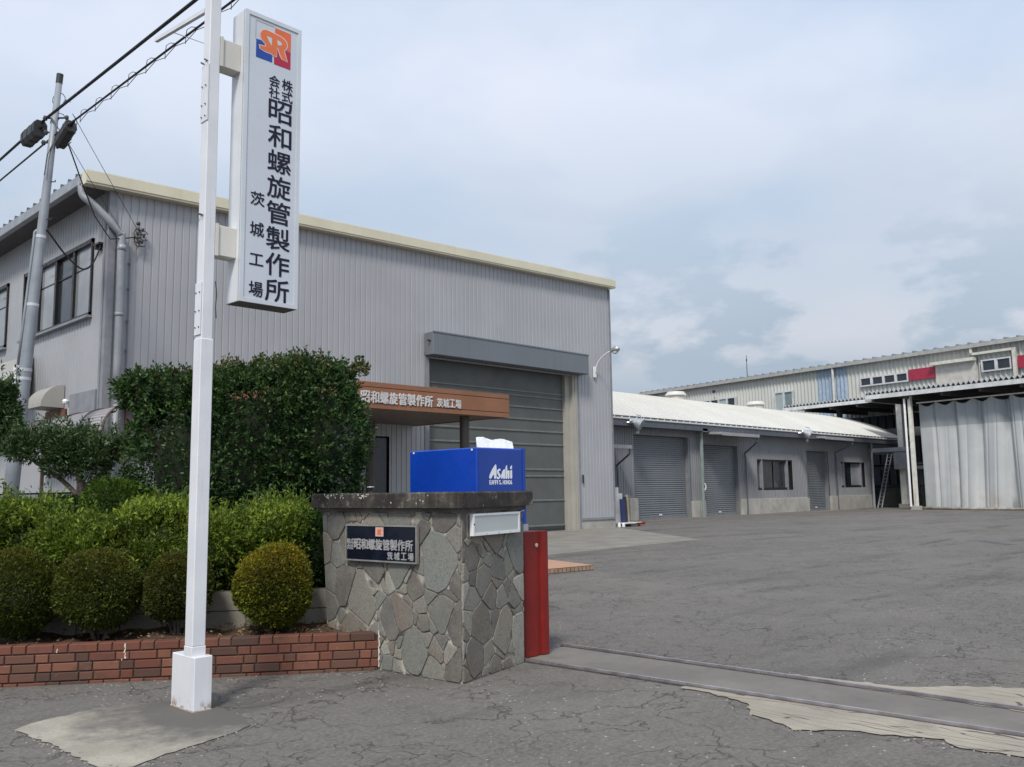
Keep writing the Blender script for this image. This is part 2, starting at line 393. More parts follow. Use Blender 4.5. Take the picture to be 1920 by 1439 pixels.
for k in (0, 1):
    mb = MB(); ys = (6.3, -7.0)
    for ci, (w, z0, z1) in enumerate(((.034, .0, .010), (.013, .010, .030))):
        mb.cur = ci
        a, b = xr(ys[0], k), xr(ys[1], k)
        mb.hexa([(b - w, ys[1], z0), (b + w, ys[1], z0), (a + w, ys[0], z0), (a - w, ys[0], z0)], [(b - w, ys[1], z1), (b + w, ys[1], z1), (a + w, ys[0], z1), (a - w, ys[0], z1)])
    mb.build('gate_rail', [simple('rail_flange_dark', (.085, .075, .075), .6, .3, .25, 8), M_RAIL], tags=(('steel gate rail in the asphalt, nearer the road, beside the broad broken concrete edge', 'steel gate rail in the asphalt, on the yard side of the concrete track')[k], 'rail', 'rails of the sliding gate'))

sheet('wet_ground_streak', ragged([(25.4, 9.25), (27.0, 9.45), (28.9, 9.6), (28.6, 9.72), (27.0, 9.58), (25.5, 9.4)], .05, .3, 12), .004, simple('wet_asphalt', (.055, .053, .05), .5))
sheet('wet_ground_streak', ragged([(27.9, 9.0), (28.4, 8.6), (26.7, 7.3), (26.4, 7.45), (27.9, 8.7)], .05, .3, 13), .004, MATS['wet_asphalt'])
rl = random.Random(31); mb = MB()
def chips(line, n, sp_, r0, r1):
    for _ in range(n):
        i = rl.randrange(len(line) - 1); a, b = V3(line[i]), V3(line[i + 1]); p = a.lerp(b, rl.random()) + Vector((rl.gauss(0, sp_), rl.gauss(0, sp_), .0)); r_ = rl.uniform(r0, r1); k = rl.randint(5, 7); a0 = rl.uniform(0, 6)
        low = [p + Vector((math.cos(a0 + q * 6.283 / k) * r_ * rl.uniform(.6, 1.2), math.sin(a0 + q * 6.283 / k) * r_ * rl.uniform(.5, 1), .001)) for q in range(k)]
        c = sum(low, Vector()) / k; top = [c + (q - c) * .75 + Vector((0, 0, r_ * rl.uniform(.3, .6))) for q in low]; m_ = len(mb.v)
        mb.add(low + top, [tuple(range(k, 2 * k))] + [(q, (q + 1) % k, k + (q + 1) % k, k + q) for q in range(k)])
V3 = lambda q: Vector((q[0], q[1], 0))
chips([(2.16, 6.98), (2.2, 6.35), (2.21, 5.62), (2.36, 5.5)], 70, .035, .005, .018); chips([(2.36, 5.5), (2.88, 5.67), (3.33, 5.86)], 30, .03, .004, .012)
chips([(6.26, 4.0), (5.87, 3.42), (5.66, 2.97), (5.99, 2.37), (5.95, 2.03), (6.0, 1.69)], 70, .05, .004, .015); chips([(3.2, 5.9), (3.7, 6.2), (4.6, 6.3)], 26, .25, .004, .011); chips([(2.7, 8.3), (4.9, 6.8)], 60, .06, .004, .013)
st_ = mb.build('concrete_rubble', simple('chip_pale', (.27, .25, .215), .9, var=.3, scale=30), loc=(3, 6, 0)); st_['kind'] = 'stuff'
# tiled step by the entrance
M_TILE = MT('terracotta_tile', .6); 
br = M_TILE.n('ShaderNodeTexBrick'); br.offset = 0; M_TILE.l(M_TILE.P, br.inputs['Vector']); br.inputs['Scale'].default_value = 1; br.inputs['Brick Width'].default_value = .15; br.inputs['Row Height'].default_value = .15; br.inputs['Mortar Size'].default_value = .004
for i, c in enumerate(((.44, .24, .15, 1), (.50, .28, .18, 1), (.36, .22, .15, 1)), 1): br.inputs[i].default_value = c
M_TILE.col(M_TILE.mix(M_TILE.ramp(M_TILE.noise(1.5), .4, .7, 0, .35), br.outputs[0], (.33, .2, .14)))
M_EDGE = simple('step_edge_tile', (.30, .215, .14), .6, var=.25, scale=3); M_GROUT = simple('step_grout', (.13, .07, .045), .8)
ts = thing('tiled_step', 'low terracotta tiled step on the asphalt beyond the red gate post', 'step', (12, 12, 0))
tp = [(14.25, 11.69), (15.3, 15.0), (10.2, 15.4), (9.6, 12.2)]
MB().prism([(p[0], p[1], .0) for p in tp], (0, 0, .1)).build('step_body', M_TILE.m, ts)
mb = MB(); a, b = Vector((14.25, 11.69, 0)), Vector((9.6, 12.2, 0)); d = (b - a).normalized(); nrm = Vector((d.y, -d.x, 0)); nrm = nrm if nrm.y < 0 else -nrm
mb.obox(a + nrm * .0, d * 4.6, nrm * .006, (0, 0, .1)); mb.build('edge_grout', M_GROUT, ts)
mb = MB(); k = 0.012
while k < 4.5: mb.obox(a + d * k + nrm * .006 + Vector((0, 0, .012)), d * .085, nrm * .008, (0, 0, .076)); k += .108
a2, b2 = Vector((14.25, 11.69, 0)), Vector((15.3, 15, 0)); d2 = (b2 - a2).normalized(); n2 = Vector((d2.y, -d2.x, 0)); k = .02
while k < 3.3: mb.obox(a2 + d2 * k + n2 * .001 + Vector((0, 0, .012)), d2 * .085, n2 * .008, (0, 0, .076)); k += .108
mb.build('edge_tiles', M_EDGE, ts)

# ------------------------------------------------------------------ stone gate pillar
PA = Vector((5.21, 5.722, 0)); rd = Vector((.968, .25, 0)).normalized(); ld = Vector((-.081, .997, 0)).normalized()
nl = Vector((-ld.y, ld.x, 0)); nr = Vector((rd.y, -rd.x, 0))       # outward normals of the two seen faces
HP, WL, WR = 1.43, 1.88, 1.06
def voronoi(w, h, n, seed):
    r = random.Random(seed); pts = []
    t = 0
    while len(pts) < n and t < 9000:
        t += 1; p = (r.uniform(-.03, w + .03), r.uniform(-.03, h + .03)); rad = r.choice((.06, .08, .1, .14, .18, .22)) * 1.04
        if all((p[0] - q[0]) ** 2 * 1.7 + (p[1] - q[1]) ** 2 * .62 > (.5 * (rad + q[2])) ** 2 * 1.6 for q in pts): pts.append((p[0], p[1], rad))
    cells = []
    for i, (x, y, a) in enumerate(pts):
        poly = [(0, 0), (w, 0), (w, h), (0, h)]
        for j, (X, Y, b) in enumerate(pts):
            if i == j or abs(X - x) + abs(Y - y) > 1.2: continue
            dx, dy = X - x, Y - y; dd = dx * dx + dy * dy; t = .5 + (a * a - b * b) * .9 / dd; t = min(max(t, .12), .88)
            mx, my = x + dx * t, y + dy * t; o_ = []
            for k in range(len(poly)):
                p, q = poly[k], poly[(k + 1) % len(poly)]
                sp_ = (p[0] - mx) * dx + (p[1] - my) * dy; sq = (q[0] - mx) * dx + (q[1] - my) * dy
                if sp_ <= 0: o_.append(p)
                if sp_ * sq < 0: f = sp_ / (sp_ - sq); o_.append((p[0] + (q[0] - p[0]) * f, p[1] + (q[1] - p[1]) * f))
            poly = o_
            if len(poly) < 3: break
        if len(poly) >= 3: cells.append(poly)
    return cells
def inset(poly, k):
    n = len(poly); o_ = []
    ar = sum(poly[i][0] * poly[(i + 1) % n][1] - poly[(i + 1) % n][0] * poly[i][1] for i in range(n)) / 2
    if ar < 0: poly = poly[::-1]
    L = []
    for i in range(n):
        p, q = poly[i], poly[(i + 1) % n]; dx, dy = q[0] - p[0], q[1] - p[1]; l = math.hypot(dx, dy)
        if l < 1e-5: continue
        L.append((p[0] - dy / l * k, p[1] + dx / l * k, dx / l, dy / l))
    base = poly
    # clip the polygon by every inset edge
    for (px, py, dx, dy) in L:
        o_ = []
        for i in range(len(base)):
            p, q = base[i], base[(i + 1) % len(base)]
            a_ = (p[0] - px) * -dy + (p[1] - py) * dx; b_ = (q[0] - px) * -dy + (q[1] - py) * dx
            if a_ >= 0: o_.append(p)
            if a_ * b_ < 0: f = a_ / (a_ - b_); o_.append((p[0] + (q[0] - p[0]) * f, p[1] + (q[1] - p[1]) * f))
        base = o_
        if len(base) < 3: return None
    return base
def cutcorners(poly, f=.16):
    o_ = []; n = len(poly)
    for i in range(n):
        p, q, r_ = poly[i - 1], poly[i], poly[(i + 1) % n]
        o_ += [(q[0] + (p[0] - q[0]) * f, q[1] + (p[1] - q[1]) * f), (q[0] + (r_[0] - q[0]) * f, q[1] + (r_[1] - q[1]) * f)]
    return o_
def dens(poly, step, amp, r):
    o_ = []; n = len(poly)
    for i in range(n):
        p, q = poly[i], poly[(i + 1) % n]; l = math.hypot(q[0] - p[0], q[1] - p[1]); m = max(1, int(l / step))
        for k in range(m):
            t = k / m; j = amp if k else 0
            o_.append((p[0] + (q[0] - p[0]) * t + r.uniform(-j, j), p[1] + (q[1] - p[1]) * t + r.uniform(-j, j)))
    return o_
def stones(mb, w, h, n, seed, map3, nv, holes=()):
    r = random.Random(seed)
    for c in voronoi(w, h, n, seed):
        gap = r.choice((.0015, .0025, .0035, .005))
        a = inset(c, gap)
        if not a: continue
        a = inset(a, .0005) or a
        a = dens(cutcorners(a, r.uniform(.05, .16)), .035, .0022, r); cx = sum(p[0] for p in a) / len(a); cy = sum(p[1] for p in a) / len(a)
        size = max(max(p[0] for p in a) - min(p[0] for p in a), .03)
        k = max(.7, 1 - .006 / size * 2); dep = r.uniform(.008, .016); tx, ty = r.uniform(-.015, .015), r.uniform(-.015, .015)
        A0 = [map3(p[0], p[1]) + nv * (-.02) for p in a]
        A1 = [map3(p[0], p[1]) + nv * (dep - .004) for p in a]
        A2 = [map3(cx + (p[0] - cx) * k, cy + (p[1] - cy) * k) + nv * (dep + (p[0] - cx) * tx + (p[1] - cy) * ty) for p in a]
        m = len(a); vs = A0 + A1 + A2 + [map3(cx, cy) + nv * (dep + .002)]; fs = []
        for i in range(m):
            j = (i + 1) % m; fs += [(i, j, m + j, m + i), (m + i, m + j, 2 * m + j, 2 * m + i), (2 * m + i, 2 * m + j, 3 * m)]
        mb.add(vs, fs)
gp = thing('gate_pillar', 'grey crazy paved stone gate pillar with dark weathered coping slab', 'gate pillar', (5.6, 6.4, 0))
ms = MT('pillar_stone', .8, 0, .35)
isl = ms.island(); rr = ms.n('ShaderNodeValToRGB'); ms.l(isl, rr.inputs[0]); rr.color_ramp.interpolation = 'CONSTANT'
pal = [(.22, .212, .18), (.17, .168, .15), (.29, .278, .235), (.12, .108, .10), (.205, .215, .195), (.19, .16, .13), (.35, .34, .295), (.14, .137, .126), (.26, .235, .19), (.18, .187, .168), (.155, .137, .116), (.225, .217, .188)]
while len(rr.color_ramp.elements) < len(pal): rr.color_ramp.elements.new(.5)
for i, (e, c) in enumerate(zip(rr.color_ramp.elements, pal)): e.position = i / len(pal); e.color = c + (1,)
x = ms.mix(ms.ramp(ms.noise(5, 6, .65), .35, .7, 0, .55), rr.outputs[0], (.24, .225, .19))
x = ms.mix(ms.ramp(ms.noise(9, 6, .6), .54, .78, 0, .5), x, (.11, .107, .10))
x = ms.mix(ms.ramp(ms.noise(55, 5, .8), .42, .7, 0, .6), x, (.065, .063, .056))
x = ms.mix(ms.ramp(ms.noise(85, 4, .8), .56, .68, 0, .6), x, (.38, .37, .32))
ms.col(x); ms.bump(ms.noise(34, 6, .7), .55, .006)
M_MORTAR = simple('pillar_mortar', (.27, .25, .21), .95, var=.8, scale=6, bump=.5)
core = [PA, PA + rd * WR, PA + rd * (WR - .02) + ld * WL, PA + ld * WL]
top = [p + Vector((0, 0, HP)) for p in core]; core[2] = core[2] - ld * .12; core[3] = core[3] - ld * .12
MB().hexa(core, top).build('mortar_core', M_MORTAR, gp)
mb = MB()
stones(mb, WL, HP - .01, 95, 21, lambda s, z: PA + ld * (s * (1 - .07 * (1 - z / HP))) + Vector((0, 0, z + .004)), nl)
stones(mb, WR, HP - .01, 56, 33, lambda s, z: PA + rd * s + Vector((0, 0, z + .004)), nr)
mb.build('stone_cladding', ms.m, gp)
mc = MT('coping_stone', .9, 0, .3)
x = mc.mix(mc.ramp(mc.noise(3.5, 7, .7), .35, .65), (.03, .026, .024), (.085, .074, .062))
x = mc.mix(mc.ramp(mc.noise(7, 6, .75), .56, .68, 0, .8), x, (.23, .215, .17))
x = mc.mix(mc.ramp(mc.noise(4, 5, .6, (5, 5, .5)), .5, .68, 0, .7), x, (.025, .022, .021))
x = mc.mix(mc.ramp(mc.noise(26, 5, .7), .64, .72, 0, .7), x, (.42, .4, .36))
mc.col(x); mc.bump(mc.noise(30, 7, .75), .7, .01)
def ring(ov, z): return [PA - rd * ov - ld * ov + Vector((0, 0, z)), PA + rd * (WR + ov) - ld * ov + Vector((0, 0, z)), PA + rd * (WR + ov) + ld * (WL + ov) + Vector((0, 0, z)), PA - rd * ov + ld * (WL + ov) + Vector((0, 0, z))]
MB().hexa(ring(.03, HP), ring(.03, 1.466)).build('coping_ledge', simple('ledge_stone', (.11, .1, .09), .9, var=.3, scale=6, bump=.4), gp)
mb = MB(); mb.hexa(ring(.085, 1.466), ring(.085, 1.590)); mb.hexa(ring(.085, 1.5901), ring(.072, 1.604)); mb.build('coping_slab', mc.m, gp)
M_WHT = simple('white_lichen', (.6, .58, .53), .95, var=.2, scale=20)
mb = MB(); rl = random.Random(5)
for s0, s1, n in ((1.46, 1.75, 17), (1.10, 1.25, 15), (.78, .80, 2), (.1, .6, 6)):
    for _ in range(n):
        s = rl.uniform(s0, s1); z = rl.uniform(1.565, 1.603) if n > 6 else rl.uniform(1.51, 1.59); w, h = rl.uniform(.003, .013), rl.uniform(.006, .022)
        q = PA + ld * s + nl * .0855 + Vector((0, 0, z)); pts = []
        for k in range(7):
            a = k / 7 * 6.283; f = rl.uniform(.6, 1.1); pts.append(q + ld * (math.cos(a) * w * f) + Vector((0, 0, min(.0, math.sin(a) * h * f))) )
        mb.prism(pts, nl * .003)
mb.build('lichen_spots', M_WHT, gp)

# black nameplate on the long face
BX = thing('nameplate', 'black framed company nameplate with grey lettering fixed to the stone pillar', 'sign', PA + ld * .97 + nl * .04 + Vector((0, 0, 1.14)))
M_BLK = simple('nameplate_black', (.006, .009, .02), .16, 0, .2, 3); M_ALU = simple('aluminium_frame', (.42, .41, .39), .38, .6, .1, 8)
P0 = PA + nl * .03; ul = -ld
def pl(u, z, k): return P0 + ld * (1.456 - u) + Vector((0, 0, z)) + nl * k
W_ = .968
mb = MB(); mb.obox(pl(.012, .986, 0), ul * (W_ - .024), nl * .02, (0, 0, .310)); mb.build('plate', M_BLK, BX)
mb = MB()
for (u, z, w, h) in ((0, .974, W_, .013), (0, 1.297, W_, .013), (0, .987, .013, .31), (W_ - .013, .987, .013, .31)): mb.obox(pl(u, z, 0), ul * w, nl * .03, (0, 0, h))
mb.build('frame', M_ALU, BX)
M_LET = simple('nameplate_letter_grey', (.36, .355, .36), .5, .1, .15, 30)
NAME = '昭和螺旋管製作所'
mb = MB()
put_text(mb, '株式会社', [(.018, 1.128, .062, 1.178), (.066, 1.128, .11, 1.178), (.018, 1.078, .062, 1.124), (.066, 1.078, .11, 1.124)], pl(0, 0, .02), ul, nl, .012, .006)
put_text(mb, NAME, [(.12 + i * .1, 1.083, .12 + i * .1 + .092, 1.178) for i in range(8)], pl(0, 0, .02), ul, nl, .022, .006)
put_text(mb, '茨城工場', [(.585 + i * .09, 1.0 + (.004 if c == '工' else 0), .585 + i * .09 + .068, 1.066) for i, c in enumerate('茨城工場')], pl(0, 0, .02), ul, nl, .02, .006)
mb.build('lettering', M_LET, BX)
mb = MB(); mb.obox(pl(.418, 1.205, .02), ul * .108, nl * .003, (0, 0, .085)); em = mb.build('emblem', simple('emblem_pink', (.62, .42, .38), .5), BX)
mb = MB()
for pts in ([(.445, 1.222), (.478, 1.22), (.478, 1.262), (.462, 1.276), (.445, 1.262)], [(.48, 1.22), (.5, 1.222), (.492, 1.245), (.502, 1.262), (.492, 1.277), (.48, 1.27)]): mb.prism([pl(u, z, .023) for u, z in pts], nl * .002)
mb.parts('emblem_letter', simple('emblem_orange', (.75, .16, .05), .5), em)

# white light panel on the short face
LB = thing('light_panel', 'white framed blank panel with frosted pane on the pillar by the red post', 'wall lamp', PA + rd * .5 + nr * .05 + Vector((0, 0, 1.32)))
def pr_(u, z, k): return PA + nr * (.028 + k) + rd * (.09 + u) + Vector((0, 0, 1.222 + z))
M_WPL = simple('white_plastic_frame', (.80, .80, .81), .35, 0, .04, 6); M_FRO = simple('frosted_pane', (.50, .53, .52), .35, 0, .03, 1.5)
mb = MB(); w, h, b_ = .822, .19, .023
mb.obox(pr_(0, 0, 0), rd * w, nr * .025, (0, 0, h)); mb.build('back_box', M_WPL, LB)
mb = MB()
for (u, z, ww, hh) in ((0, 0, w, b_), (0, h - b_ * .8, w, b_ * .8), (0, b_, b_ * 1.1, h - b_ * 1.8), (w - b_ * 1.1, b_, b_ * 1.1, h - b_ * 1.8)): mb.obox(pr_(u, z, .025), rd * ww, nr * .012, (0, 0, hh))
mb.build('frame', M_WPL, LB)
mb = MB(); mb.obox(pr_(b_ * 1.1, b_, .025), rd * (w - b_ * 2.2), nr * .006, (0, 0, h - b_ * 1.8)); mb.build('pane', M_FRO, LB)
M_DRK = simple('dark_plastic', (.03, .03, .032), .5)
mb = MB(); mb.lathe([(.006, 0), (.006, .006)], pr_(.012, .1, .037), nr, 8)
for u in (.22, .43, .64): mb.lathe([(.004, 0), (.004, .003)], pr_(u, .011, .037), nr, 6)
mb.parts('screw', M_DRK, LB)
mb = MB(); mb.tube([pr_(w, h - .02, .01), pr_(w + .1, h + .004, .0), pr_(w + .16, h + .004, -.01)], .004, 5); mb.build('cable', M_WPL, LB)
# little garden lamp on the coping
q = PA + ld * 1.34 + rd * .18 + Vector((0, 0, 1.604))
gl = thing('coping_lamp', 'small round solar lamp standing on top of the stone pillar', 'lamp', q)
M_STL = simple('brushed_steel', (.5, .5, .5), .35, .7)
MB().lathe([(.03, 0), (.03, .006), (.008, .012), (.008, .028), (.022, .03), (.026, .05)], q, seg=14).build('base', M_DRK, gl, 'angle')
MB().lathe([(.036, .05), (.038, .056), (.034, .062), (.0, .064)], q, seg=14).build('cap', M_STL, gl, 'angle')

# ------------------------------------------------------------------ red gate post behind the pillar
M_RED = MT('gate_red_paint', .42); x = M_RED.mix(M_RED.ramp(M_RED.noise(3, 6), .35, .7), (.165, .007, .004), (.22, .010, .006))
x = M_RED.mix(M_RED.ramp(M_RED.noise(5, 6, .7, (4, 4, .4)), .62, .75, 0, .5), x, (.085, .007, .005)); M_RED.col(x)
rp = thing('gate_post', 'dark red folded steel gate post standing just behind the stone pillar', 'gate', (6.45, 6.15, 0))
prof = [(6.35, 6.30), (6.35, 6.10), (6.375, 6.085), (6.545, 6.085), (6.56, 6.10), (6.605, 6.10), (6.62, 6.075), (6.695, 6.075), (6.70, 6.085), (6.70, 6.30)]
mb = MB(); mb.prism([(a, b, .012) for a, b in prof], (0, 0, 1.192)); mb.build('post_body', M_RED.m, rp)
mb = MB(); mb.lathe([(.017, 0), (.019, .004), (.019, .01), (.012, .012)], (6.545 - .01, 6.085, 1.07), (0, -1, 0), 14); mb.build('lock_knob', simple('knob_cream', (.55, .5, .42), .35), rp, 'angle')
mb = MB(); mb.lathe([(.005, 0), (.005, .002)], (6.545 - .01, 6.073, 1.07), (0, -1, 0), 8); mb.build('keyhole', M_DRK, rp)
mb = MB(); mb.box(6.70, 6.725, 6.12, 6.16, .62, .70); mb.build('catch', M_RED.m, rp)

# ------------------------------------------------------------------ blue drinks vending machine, seen from behind
M_BLU = simple('vending_blue', (.006, .055, .42), .32, 0, .06, 2); M_BLU2 = simple('vending_blue_side', (.012, .05, .29), .34, 0, .08, 2)
vm = thing('vending_machine', 'blue drinks vending machine standing behind the stone pillar, back towards the road', 'vending machine', (7.6, 8.3, 0))
x0, x1, y0_, y1_, zt = 7.217, 8.028, 7.657, 8.896, 2.123
mb = MB(); mb.cur = 0; mb.bbox(x0, x1, y0_, y1_, .06, zt, .012); mb.build('cabinet', [M_BLU], vm)
mb = MB(); mb.box(x0 + .03, x1 - .045, y0_ - .003, y0_ + .001, .1, zt - .02); mb.build('side_panel', M_BLU2, vm)
mb = MB(); mb.box(x1 - .035, x1 + .012, y0_ - .012, y1_, .06, zt + .004); mb.build('front_door', M_BLU2, vm)
M_WP = simple('white_print', (.75, .77, .8), .5, 0, .03)
mb = MB()
for y in (7.73, 8.81): mb.lathe([(.014, 0), (.014, .006), (.008, .01)], (x0, y, 2.095), (-1, 0, 0), 12)
mb.parts('rivet_cap', M_WP, vm)
mb = MB()
for X in (x0 + .06, x1 - .1):
    for Y in (y0_ + .06, y1_ - .1): mb.box(X, X + .05, Y, Y + .05, 0, .06)
mb.parts('foot', M_DRK, vm)
mb = MB(); mb.box(x1 - .05, x1 + .03, y0_ - .03, y0_ - .012, 1.12, 1.2); mb.build('door_lock', M_STL, vm)
# printed word and the line of small capitals under it (traced as outlines)
UX = lambda a: 7.424 + (a - 440) / 510 * .387
UZ = lambda b: 1.683 + (1190 - b) / 420 * .245
mb = MB(); yk = y0_ - .003
def lett(*polys):
    for P in polys: mb.prism([(UX(a), yk, UZ(b)) for a, b in P], (0, -.0025, 0))
lett([(583, 770), (596, 810), (598, 1050), (585, 1055), (560, 1075), (545, 1060), (545, 985), (515, 1000), (490, 1050), (455, 1075), (438, 1050), (445, 1000), (480, 925), (520, 850)][::-1])
lett([(690, 880), (680, 905), (655, 905), (645, 925), (690, 1000), (690, 1035), (650, 1075), (620, 1080), (600, 1060), (625, 1020), (640, 1050), (655, 1030), (612, 950), (610, 910), (640, 870), (670, 860)][::-1])
lett([(700, 1050), (705, 990), (740, 900), (775, 870), (790, 880), (788, 1060), (765, 1075), (745, 1060), (750, 1010), (730, 1060), (712, 1075)][::-1])
lett([(835, 785), (840, 910), (870, 890), (890, 910), (890, 1050), (865, 1075), (850, 1060), (850, 960), (840, 970), (838, 1060), (815, 1075), (800, 1060), (803, 830)][::-1])
lett([(945, 785), (948, 850), (915, 875), (905, 855), (915, 820)][::-1], [(905, 905), (948, 880), (950, 1050), (925, 1075), (908, 1060)][::-1])
put_text(mb, "EAFF'S,HONO6", [(UX(442 + i * 42.5) , UZ(1185) + (.012 if c == ',' else .03 if c == "'" else 0) * 0 - (.0), UX(442 + i * 42.5 + (36 if c not in "'," else 14)), UZ(1098) if c != ',' else UZ(1160)) for i, c in enumerate("EAFF'S,HONO6")], (0, yk, 0), (1, 0, 0), (0, -1, 0), .03, .0025)
mb.build('lettering', M_WP, vm)
# crumpled plastic sheet lying on top
n = 22; vs = []; rl = random.Random(2)
mb = MB(); grid = {}
for i in range(n + 1):
    for j in range(9):
        u, v = i / n, j / 8
        grid[i, j] = (7.27 + .62 * u + .08 * v, 7.70 + .10 * v, 2.126 + .125 * v * (1 - .15 * u) + .004 * rl.uniform(-1, 1) * (v > .1) + .012 * v ** 3 * math.sin(11 * u))
for i in range(n):
    for j in range(8): mb.face([grid[i, j], grid[i + 1, j], grid[i + 1, j + 1], grid[i, j + 1]])
MP = simple('crumpled_plastic', (.72, .73, .76), .25, 0, .08, 12, bump=.6, bscale=25)
o = mb.build('plastic_sheet', MP, tags=('crumpled white plastic sheet lying on the blue vending machine', 'plastic sheet'), loc=(7.5, 7.8, 2.13))
md = o.modifiers.new('thickness', 'SOLIDIFY'); md.thickness = .004

# ------------------------------------------------------------------ tall company sign on its white pole
M_PAINT = MT('white_pole_paint', .42); x = M_PAINT.mix(M_PAINT.ramp(M_PAINT.noise(2.5, 5), .35, .7), (.66, .67, .70), (.74, .745, .77))
x = M_PAINT.mix(M_PAINT.ramp(M_PAINT.noise(3, 6, .65, (6, 6, .35)), .58, .8, 0, .35), x, (.52, .51, .49))
sz_ = M_PAINT.n('ShaderNodeSeparateXYZ'); M_PAINT.l(M_PAINT.P, sz_.inputs[0])
x = M_PAINT.mix(M_PAINT.math('MULTIPLY', M_PAINT.ramp(M_PAINT.noise(16, 6, .7, (1, 1, .5)), .48, .62), M_PAINT.ramp(sz_.outputs[2], .01, .10, 1, 0)), x, (.30, .20, .12))
x = M_PAINT.mix(M_PAINT.math('MULTIPLY', M_PAINT.ramp(M_PAINT.noise(9, 5, .6, (5, 5, .25)), .55, .75), .3), x, (.46, .45, .43))
M_PAINT.col(x); M_PAINT.bump(M_PAINT.noise(18, 4), .05, .01); M_PAINT = M_PAINT.m
M_CREAM = simple('bracket_cream', (.62, .60, .55), .45, var=.08)
sg = thing('pole_sign', 'tall white double pole company sign with vertical lettering standing on the pavement', 'sign', (3.28, 6.64, 0))
px0, px1, py0, py1 = 3.226, 3.326, 6.555, 6.670
mb = MB(); mb.bbox(px0 + .003, px1 - .003, py0 + .003, py1 - .003, .39, 6.1, .006); mb.build('pole', M_PAINT, sg)
mb = MB(); mb.bbox(px0 - .004, px1 + .004, py0 - .004, py1 + .004, .47, 2.83, .006); mb.bbox(px0 - .007, px1 + .007, py0 - .007, py1 + .007, .395, .47, .004); mb.build('pole_sleeve', M_PAINT, sg)
mb = MB(); mb.bbox(3.216, 3.362, 6.492, 6.862, 0, .40, .006); mb.build('base_box', M_PAINT, sg)
mb = MB(); mb.hexa([(3.204, 6.48, .0), (3.374, 6.48, 0), (3.374, 6.874, 0), (3.204, 6.874, 0)], [(3.216, 6.492, .014), (3.362, 6.492, .01), (3.362, 6.862, .014), (3.216, 6.862, .01)]); mb.build('base_sealant', simple('rusty_sealant', (.30, .25, .19), .95, var=.4, scale=30), sg)
mb = MB(); mb.box(px0 - .004, px0 + .004, py0 + .0, py1 - .0, 4.62, 5.1); mb.box(px0 - .007, px0, py0 + .01, py1 - .005, 2.86, 3.28); mb.parts('splice_plate', M_PAINT, sg)
mb = MB()
for z in (5.12, 4.76, 4.92, 4.66, 3.82, 3.2, 3.05, 2.92):
    for y in (py0 + .03, py1 - .025): mb.lathe([(.006, 0), (.006, .007), (.003, .009)], (px0 - .007, y, z), (-1, 0, 0), 7)
for z, y in ((5.13, 6.58), (5.12, 6.64), (3.84, 6.62), (3.83, 6.585)): mb.tube([(px0, y, z), (px0 - .03, y, z + .004)], .006, 6)
mb.parts('bolt', simple('rusty_bolt', (.16, .14, .13), .6, .5), sg)
for (z0, z1) in ((5.12, 5.36), (3.52, 3.77)):
    mb = MB(); mb.bbox(px1 + .002, 3.51, 6.565, 6.70, z0, z1, .004); mb.box(px1 - .002, px1 + .022, 6.55, 6.715, z0 - .008, z1 + .008)
    mb.build('bracket', M_CREAM, sg)
sx0, sx1, sy0, sy1, sz0, sz1 = 3.51, 4.05, 6.50, 6.71, 3.16, 5.665
mb = MB(); mb.bbox(sx0, sx1, sy0 + .012, sy1, sz0, sz1, .004); sb = mb.build('sign_box', simple('sign_box_white', (.66, .68, .70), .4, var=.06, streak=.25, dirt=(.5, .5, .48)), sg)
mb = MB(); e = .035
for (a, b, c, d) in ((sx0, sx1, sz0, sz0 + e), (sx0, sx1, sz1 - e, sz1), (sx0, sx0 + e, sz0 + e, sz1 - e), (sx1 - e, sx1, sz0 + e, sz1 - e)): mb.box(a, b, sy0 - .004, sy0 + .02, c, d)
mb.build('frame', simple('sign_frame', (.62, .65, .68), .35, .2, .05), sb)
mb = MB(); mb.box(sx0 + e, sx1 - e, sy0 + .004, sy0 + .013, sz0 + e, sz1 - e); mb.build('face_panel', simple('sign_face', (.56, .60, .66), .3, var=.03), sb)
mb = MB(); mb.box(sx0 + .004, sx1 - .004, sy0 + .016, sy1 - .004, sz0 - .003, sz0 + .004); mb.build('bottom_tray', simple('sign_underside', (.12, .12, .12), .6), sb)
yk = sy0 + .003
mb = MB(); O3 = (0, yk, 0); X3, NY = (1, 0, 0), (0, -1, 0)
put_text(mb, NAME, [(3.746, 4.952 - .2235 * (i + 1) + .032, 3.966, 4.952 - .2235 * i) for i in range(8)], O3, X3, NY, .011, .002)
put_text(mb, '会社株式', [(3.744, 5.065, 3.845, 5.165), (3.744, 4.962, 3.845, 5.06), (3.868, 5.065, 3.972, 5.165), (3.868, 4.962, 3.972, 5.06)], O3, X3, NY, .012, .002)
put_text(mb, '茨城工場', [(3.597, z, 3.722, z + h) for z, h in ((3.985, .115), (3.722, .122), (3.478, .095), (3.215, .125))], O3, X3, NY, .012, .002)
mb.build('lettering', simple('sign_letter_navy', (.018, .018, .036), .7, spec=.2), sb)
XZ = lambda L, k: [(a, yk - k, b) for a, b in L]
E1 = [(3.791, 5.597), (3.946, 5.597), (3.946, 5.435), (3.791, 5.435)]; E2 = [(3.615, 5.436), (3.768, 5.436), (3.768, 5.275), (3.615, 5.275)]; E3 = [(3.786, 5.428), (3.946, 5.428), (3.946, 5.268), (3.786, 5.268)]
